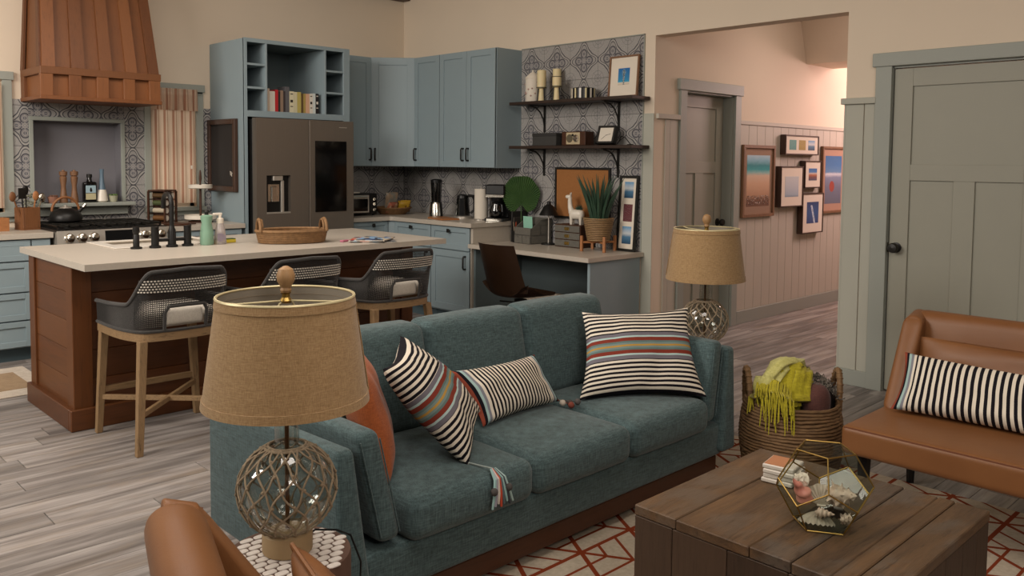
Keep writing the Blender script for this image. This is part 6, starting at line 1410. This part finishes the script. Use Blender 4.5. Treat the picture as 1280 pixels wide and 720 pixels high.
for n in fn_:
    d = max((v-cen_).dot(n) for v in vs); f = [v for v in vs if (v-cen_).dot(n) > d-.004]; c = sum(f, V())/5; u_ = (f[0]-c).normalized(); w_ = n.cross(u_); f.sort(key=lambda v: math.atan2((v-c).dot(w_), (v-c).dot(u_))); fl.append((n, c, f))
camd = V((cos(cam_az), sin(cam_az), .35)).normalized(); openf = max((x for x in fl if .2 < x[0].z < .8), key=lambda x: x[0].dot(camd))
for n, c, f in fl:
    if n is openf[0] or abs(n.z) > .99 and n.z > 0: pass
    if n is openf[0]: continue
    m = MB(); b = [m.bm.verts.new(c+(v-c)*.975) for v in f]; m.bm.faces.new(b); part('pane', m, 'glass_box', t)
# shells
shellc = (lambda m: (m.base(m.mix(m.noise(m.coord(), 25, 4), 'e6d8c8', 'b5937c')), m.bump(m.noise(m.coord(), 40, 4), .4, .004), m.m)[2])(M('sea_shell', 'e0d4c4', .45)); MT['shell'] = shellc
MT['shellw'] = plain('white_shell', 'ddd3c2', .4, var=.12, vs=30); MT['shellp'] = (lambda m: (m.base(m.mix(m.noise(m.coord(), 18, 3), 'c2675a', 'dba692')), m.m)[1])(M('pink_shell', 'c2675a', .35)); MT['shellg'] = plain('grey_shell', '6d6660', .5, var=.25, vs=30)
TB = V((2.315, 1.085, TZ+.0065))
def fan_shell(r, h): # ribbed scallop
    m = MB()
    def g(u, v):
        a = rad(-75+150*u); rr = r*v*(1-.02*cos(a*14)*v)*(1-.10*(abs(a)/1.3)**2); z = h*(1-v*v)+.0025*cos(u*24*pi)*v; return V((rr*sin(a), rr*cos(a)-r*.45, z))
    m.grid(g, 49, 10); bmesh.ops.solidify(m.bm, geom=m.bm.faces[:], thickness=.003); m.box((-.013, .013), (-r*.5, -r*.38), (h*.75, h*1.02), b=.002); return m
def conch(r, L, spikes=True, turns=4):
    m = MB()
    def g(u, v):
        z = L*u; env = (sin(min(1, u*1.35)*pi*.5)**.7)*(1-u*.98 if u > .45 else 1-.44*u)*1.0; rr = r*max(.03, (1-u)**.75*min(1, u*3.2+.12)); k = 1+.20*sin(u*turns*2*pi+v*2*pi)
        if spikes: k += .75*max(0, cos(v*2*pi*7+sin(u*20)*2))**8*max(0, cos(u*9*pi))**2
        return V((rr*k*cos(2*pi*v), rr*k*sin(2*pi*v), z-L/2))
    m.grid(g, 56, 84, cv=True); return m
def putshell(lab, m, mat, p, rot, thick=False):
    from mathutils import Euler
    m.xform(Euler(rot).to_matrix().to_4x4()); zmn = min(v.co.z for v in m.bm.verts); o = solo('sea_shell', lab, 'shell', m, mat, (TB.x+p[0], TB.y+p[1], TB.z+p[2]-zmn), group='shells in the terrarium', sharp=60)
    return o
left = V((-sin(cam_az), cos(cam_az), 0))*-1; near_ = V((cos(cam_az), sin(cam_az), 0))
def pos(a, b, z): q_ = left*-a+near_*b; return (q_.x, q_.y, z)     # a: right in view, b: towards camera
rv = cam_az+pi/2
putshell('white clam shell lying lowest at the front of the terrarium', fan_shell(.062, .03), 'shellw', pos(-.02, .035, 0), (.25, .1, rv+2.8))
putshell('grey brown clam shell at the bottom right of the terrarium', fan_shell(.055, .03), 'shellg', pos(.03, .03, .016), (-.35, .2, rv+.3))
putshell('ribbed cream scallop shell standing upright in the middle', fan_shell(.06, .024), 'shellw', pos(-.005, -.03, .045), (1.25, 0, rv))
putshell('spiky cream and pink conch shell at the right inside the glass', conch(.036, .10), 'shell', pos(.052, 0, .045), (1.2, .5, rv+.7))
putshell('open pink mouthed conch shell at the left inside the glass', conch(.030, .11, False, 3), 'shellp', pos(-.060, .012, .045), (.5, -.5, rv))
putshell('white knobbly shell at the upper left of the terrarium', conch(.026, .07), 'shellw', pos(-.066, -.022, .075), (.9, -.9, rv))
putshell('small brown spiral shell between the clam shells', conch(.018, .055, False, 5), 'shell', pos(.005, .05, .03), (1.5, .3, rv+1.4))
putshell('small pale spiral shell low at the right edge of the terrarium', conch(.018, .05, True, 4), 'shell', pos(.058, .035, .012), (1.4, 0, rv-.5))
# ---- basket with throws
t = thing('floor_basket', 'dark woven seagrass basket with loop handles beside the sofa', 'basket', (3.62, 1.865, .0))
m = MB(); rr = random.Random(4)
for k in range(25):
    z = .012+k*.0146; u_ = k/24; r_ = .195+.030*sin(u_*pi*.9)-.0*u_; ph_ = rr.uniform(0, 6)
    m.tube([((r_+.0025*sin(a*9+ph_))*cos(2*pi*a/56), (r_+.0025*sin(a*9+ph_))*sin(2*pi*a/56), z+.0025*sin(a*.45+ph_)) for a in range(56)], .0078, 6, closed=True)
m.lathe([(0, .006), (.195, .006)], 30, cap=False); m.lathe([(.190, .01), (.214, .18), (.196, .355)], 30, cap=False)
part('coiled_wall', m, 'seagrass', t, kind='stuff')
for sg, aa in ((1, -.83), (-1, -.83)):
    m = MB(); ax = V((cos(aa), sin(aa), 0))*sg; tx = V((-ax.y, ax.x, 0)); pts = []
    for k in range(15):
        a = pi*k/14; pts.append(ax*(.195+.012*sin(a))+tx*(.062*cos(a))+EZ*(.32+.185*sin(a)))
    m.tube(pts, [.013+.0012*(k % 2) for k in range(15)], 8)
    for k in range(0, 14):
        p = (pts[k]+pts[k+1])/2; d = (pts[k+1]-pts[k]).normalized(); o_ = d.orthogonal().normalized(); b_ = d.cross(o_); m.tube([p+(o_*cos(q_*pi/3)+b_*sin(q_*pi/3))*.0145+d*(.004*cos(q_)) for q_ in range(6)], .003, 4, closed=True)
    part('handle', m, 'seagrass', t)
RX = V((cos(-.83), sin(-.83), 0)); RN = V((-.69, -.72, 0))   # right in view, towards camera
def lump(name, c, size, mat, seed, amp=.03, rot=0, fr=6, parent=None):
    m = MB()
    def f(p):
        n = noise.noise(V((p.x*fr+seed, p.y*fr, p.z*fr)))*amp+noise.noise(V((p.x*fr*2.6, p.y*fr*2.6+seed, p.z*fr*2.6)))*amp*.45
        return p*(1+n/.1)
    m.rbox((0, 0, 0), size, min(size)*.48, nr=6, ni=8, fn=f); m.xform(Matrix.Translation(c) @ Matrix.Rotation(rot, 4, 'Z')); return m
BC = V((3.62, 1.865, 0))
t = thing('throw_blanket', 'chartreuse fringed throw blanket bundled in the floor basket', 'blanket', (BC-RX*.06)+EZ*.30)
o_ = wloc(t)
def band(name, mat, pts_c, wdt, th, seed):
    """folded cloth band swept over centre points"""
    m = MB(); n = len(pts_c)
    def g(u, v):
        f = u*(n-1); i = min(int(f), n-2); r = f-i; p = V(pts_c[i])*(1-r)+V(pts_c[i+1])*r; a = 2*pi*v; d = (V(pts_c[i+1])-V(pts_c[i])).normalized(); s_ = d.cross(EZ if abs(d.z) < .8 else RN).normalized(); nn = s_.cross(d).normalized()
        k = 1+.22*sin(3*a+seed+u*5)+.12*sin(7*a+u*9); return p+s_*(wdt*cos(a)*k)+nn*(th*sin(a)*k)-o_
    m.grid(g, 26, 28, cv=True); ends = [v for v in m.bm.verts]; part(name, m, mat, t, sharp=80)
cc = lambda a, b, z: tuple(BC+RX*a+RN*b+EZ*(z+.055))
cut = lambda L: L
band('lower_fold', 'throw', [cc(-.10, 0, .23), cc(-.08, .02, .32), cc(-.01, .06, .37), cc(.04, .02, .36), cc(.05, -.02, .25)], .075, .055, 1)
band('pale_fold', 'throwp', [cc(-.15, .06, .33), cc(-.12, .05, .41), cc(-.06, .02, .475), cc(.0, -.02, .48), cc(.03, -.06, .40)], .050, .028, 2)
band('draped_fold', 'throw', [cc(-.035, .10, .30), cc(-.045, .08, .38), cc(-.03, .04, .45), cc(-.01, 0, .48), cc(.02, -.03, .45)], .048, .024, 3)
band('inner_fold', 'throw', [cc(.02, .10, .33), cc(.01, .09, .39), cc(.025, .06, .44), cc(.04, .01, .45), cc(.05, -.03, .38)], .040, .022, 5)
m = MB(); rr = random.Random(8)
for k in range(52):
    a = -.215+.155*(k/51)+rr.uniform(-.006, .006); zt = .42-.9*abs(a+.13)*.5; b_ = .07+rr.uniform(-.01, .015); zb = .20+rr.uniform(0, .12)+(.05 if a < -.18 else 0); bb = math.sqrt(max(0, .232**2-a*a))+.012+rr.uniform(0, .01)
    if a < -.2: bb = .10
    pts = [V(cc(a+.05, b_*.5, zt+.02)), V(cc(a+.01, b_+.06, zt-.03)), V(cc(a, bb*.93, (zt+zb)/2+.02)), V(cc(a+rr.uniform(-.012, .012), bb, zb))]
    m.tube([p-o_ for p in pts], [.0045, .0045, .004, .002], 4)
part('fringe', m, 'throw', t, kind='stuff')
m = lump('x', BC+RX*.085+RN*.05+EZ*.375, (.12, .16, .17), 'plum', 3, .01, -.83); solo('plum_pillow', 'plum brown pillow tucked in the right of the floor basket', 'pillow', m, 'plum', sharp=80)
m = MB(); rr = random.Random(12); c_ = BC+RX*.125-RN*.02
for k in range(150):
    a = rr.uniform(-.075, .065); b_ = rr.uniform(-.05, .10); z = .475-.8*max(0, a)*.9-abs(b_)*.3; p = c_+RX*a+RN*b_+EZ*(z-.01); d = V((rr.uniform(-1, 1), rr.uniform(-1, 1), rr.uniform(.1, 1))).normalized(); m.tube([p, p+d*.018, p+d*.03+V((rr.uniform(-1, 1), rr.uniform(-1, 1), 0))*.008], .0028, 4)
solo('shaggy_scarf', 'black and cream shaggy yarn scarf at the back right of the floor basket', 'scarf', m, 'dyarn')
m = lump('y', c_+RX*.02-RN*.03+EZ*.355, (.15, .13, .17), 'dyarn', 5, .01, -.83); solo('dark_cushion', 'dark woven cushion under the shaggy scarf in the floor basket', 'cushion', m, plain('dark_knit', '2a2322', .95), sharp=80)
# ---- side tables and lamps
def scale_piece():
    m = MB(); pts = []
    for k in range(12):
        a = 2*pi*k/12; c, s = cos(a), sin(a); pts.append((.0172*(abs(c)**.62)*(1 if c >= 0 else -1), .0108*(abs(s)**.62)*(1 if s >= 0 else -1)))
    m.prism(pts, (0, 0, 0), EX, EY, EZ, -.001, .0022, b=.0007); return m
scale_me = scale_piece().mesh('scale', 'pearl')
def side_table(loc, lab, H_=.47, R=.163):
    t = thing('side_table', lab, 'side table', loc, group='mother of pearl drum side tables'); m = MB(); m.lathe([(0, 0), (R-.012, 0), (R-.009, .01), (R-.009, H_-.012), (R-.011, H_-.004), (0, H_-.004)], 48, cap=False); part('drum', m, 'pearlg', t)
    px, py = .0375, .0240; j = 0; y = -R
    while y < R:
        x = -R-(px/2 if j % 2 else 0)
        while x < R+px:
            if math.hypot(x, y) < R-.014:
                o = bpy.data.objects.new('scale', scale_me); COL.objects.link(o); o.parent = t; o.location = (x, y, H_-.004)
            x += px
        y += py; j += 1
    m = MB(); n = int(2*pi*R/px); z = H_-.025; j = 0
    while z > .02:
        for k in range(n):
            a = 2*pi*(k+.5*(j % 2))/n; N = V((cos(a), sin(a), 0)); pts = []
            for q_ in range(8):
                b = 2*pi*q_/8; pts.append((.0165*cos(b), .0105*sin(b)))
            m.prism(pts, N*(R-.005), N.cross(EZ)*-1, EZ, N, 0, .003)
        z -= py; j += 1
    part('scale_band', m, 'pearl', t, kind='stuff'); return t
side_table((1.045, 1.872, 0), 'small round pearl scale drum table left of the sofa'); side_table((3.76, 2.44, 0), 'small drum table hidden behind the right sofa arm under the far lamp')
def burlap_mat(): return MT['burlap']
def table_lamp(loc, lab, rz):
    t = thing('table_lamp', lab, 'lamp', loc, rz, group='glass ball table lamps'); n = 48
    m = MB(); m.lathe([(.060, 0), (.062, .004), (.062, .048), (.056, .054), (0, .054)], 32); part('base', m, plain('pale_wood_base', 'a08763', .6), t)
    R = .118; zc = .160; prof = []
    for k in range(25):
        th = rad(158-(158-14)*k/24); prof.append((R*sin(th), zc+R*.96*cos(th)))
    prof += [(.030, zc+.122), (.029, .370), (.034, .380)]
    m = MB(); m.lathe(prof, 40, cap=False); part('glass_ball', m, 'glass_lamp', t, sharp=80)
    m = MB(); m.tube([(0, 0, .05), (0, 0, .40)], .0055, 8); m.lathe([(.034, .374), (.036, .380), (.036, .386), (.014, .390), (.012, .40), (.018, .405), (.018, .45), (0, .452)], 20); part('rod', m, plain('brown_metal_rod', '5f4228', .45, .5, var=0), t)
    m = MB(); N_ = 15; Rn = R+.004
    for fam_ in (-1, 1):
        for k in range(N_):
            pts = []
            for i in range(26):
                s = i/25; th = rad(22+136*s); az = 2*pi*k/N_+fam_*1.6*s+.06*sin(s*17+k*2); pts.append((Rn*sin(th)*cos(az), Rn*sin(th)*sin(az), zc+Rn*.96*cos(th)))
            m.tube(pts, .0027, 5)
    # knots where the strands cross
    for k in range(N_):
        for i in range(1, 8):
            s = i/ (2*1.6)*(2*pi/N_)
            if s > 1: continue
            th = rad(22+136*s); az = 2*pi*k/N_+1.6*s; m.sphere((Rn*sin(th)*cos(az), Rn*sin(th)*sin(az), zc+Rn*.96*cos(th)), .0045, 6)
    for th in (22, 26, 154, 158, 161): m.tube([(Rn*sin(rad(th))*cos(2*pi*q_/30), Rn*sin(rad(th))*sin(2*pi*q_/30), zc+Rn*.96*cos(rad(th))) for q_ in range(30)], .0034, 5, closed=True)
    part('rope_net', m, 'twine', t, kind='stuff')
    z0, z1, r0, r1 = .382, .640, .201, .166
    def shell_(r_off, z0_, z1_): return [(r0+(r1-r0)*(z0_-z0)/(z1-z0)+r_off, z0_), (r0+(r1-r0)*(z1_-z0)/(z1-z0)+r_off, z1_)]
    m = MB(); m.lathe(shell_(0, z0, z1), 72, cap=False); sh = part('shade', m, 'burlap', t)
    m = MB(); m.lathe(shell_(-.003, z0, z1)[::-1], 72, cap=False); part('lining', m, 'lining', sh)
    for (a, b) in ((z0-.003, z0+.018), (z1-.018, z1+.003)):
        m = MB(); m.lathe([(q_[0], q_[1]) for q_ in shell_(-.004, a, b)][:1]+shell_(.0025, a, b)+shell_(-.004, a, b)[1:], 72, cap=False); part('trim_band', m, 'burlap', sh)
    m = MB(); a = -.52; pts0 = V((cos(a), sin(a), 0)); tn = V((-sin(a), cos(a), 0))
    b0 = pts0*(r0+.001)+EZ*(z0+.01); b1 = pts0*(r1+.001)+EZ*(z1-.01); ax = (b1-b0); L_ = ax.length; ax.normalize(); m.obox(b0, tn, ax, tn.cross(ax), (-.012, .012), (0, L_), (-.001, .0025)); m.tube([b0-tn*.013+pts0*.002, b1-tn*.013+pts0*.002], .0016, 4); part('seam_strip', m, 'burlap', sh)
    m = MB(); zr = z1-.012
    m.tube([((r1+.0)*cos(2*pi*q_/60), (r1+.0)*sin(2*pi*q_/60), z1+.003) for q_ in range(60)], .0035, 6, closed=True)
    for k in range(3):
        a = 2*pi*k/3+.9; c, s = cos(a), sin(a); m.tube([(.012*c, .012*s, z1-.008), (.13*c, .13*s, z1-.004), ((r1-.004)*c, (r1-.004)*s, z1+.002)], .0026, 6)
    m.tube([(.0, .0, .45), (.05, 0, .47), (.055, 0, .56), (.02, 0, .625), (0, 0, .635)], .0022, 5); m.tube([(0, 0, .45), (-.05, 0, .47), (-.055, 0, .56), (-.02, 0, .625), (0, 0, .635)], .0022, 5); part('harp', m, 'wire', t)
    m = MB(); m.lathe([(.013, .626), (.016, .632), (.010, .640), (.010, .648), (.014, .652)], 16); part('brass_neck', m, 'brass', t)
    m = MB(); m.lathe([(.011, .650), (.014, .658), (.012, .664), (.021, .680), (.0225, .695), (.017, .710), (.006, .717), (0, .718)], 20); part('finial', m, 'lwood', t)
    return t
table_lamp((1.045, 1.878, .4705), 'large rope netted glass ball lamp with burlap shade in the left foreground', 1.35-1.2); table_lamp((3.765, 2.435, .4705), 'rope netted glass ball lamp with burlap shade behind the right end of the sofa', 2.6)
m = MB(); m.tube([(1.10, 1.90, .475), (1.15, 1.92, .476), (1.19, 1.88, .476), (1.207, 1.84, .47), (1.225, 1.82, .40), (1.225, 1.84, .1), (1.225, 1.9, .015), (1.22, 2.3, .012)], .0028, 6); solo('lamp_cord', 'dark thin lamp cord crossing the pearl side table', 'cord', m, 'bplastic')
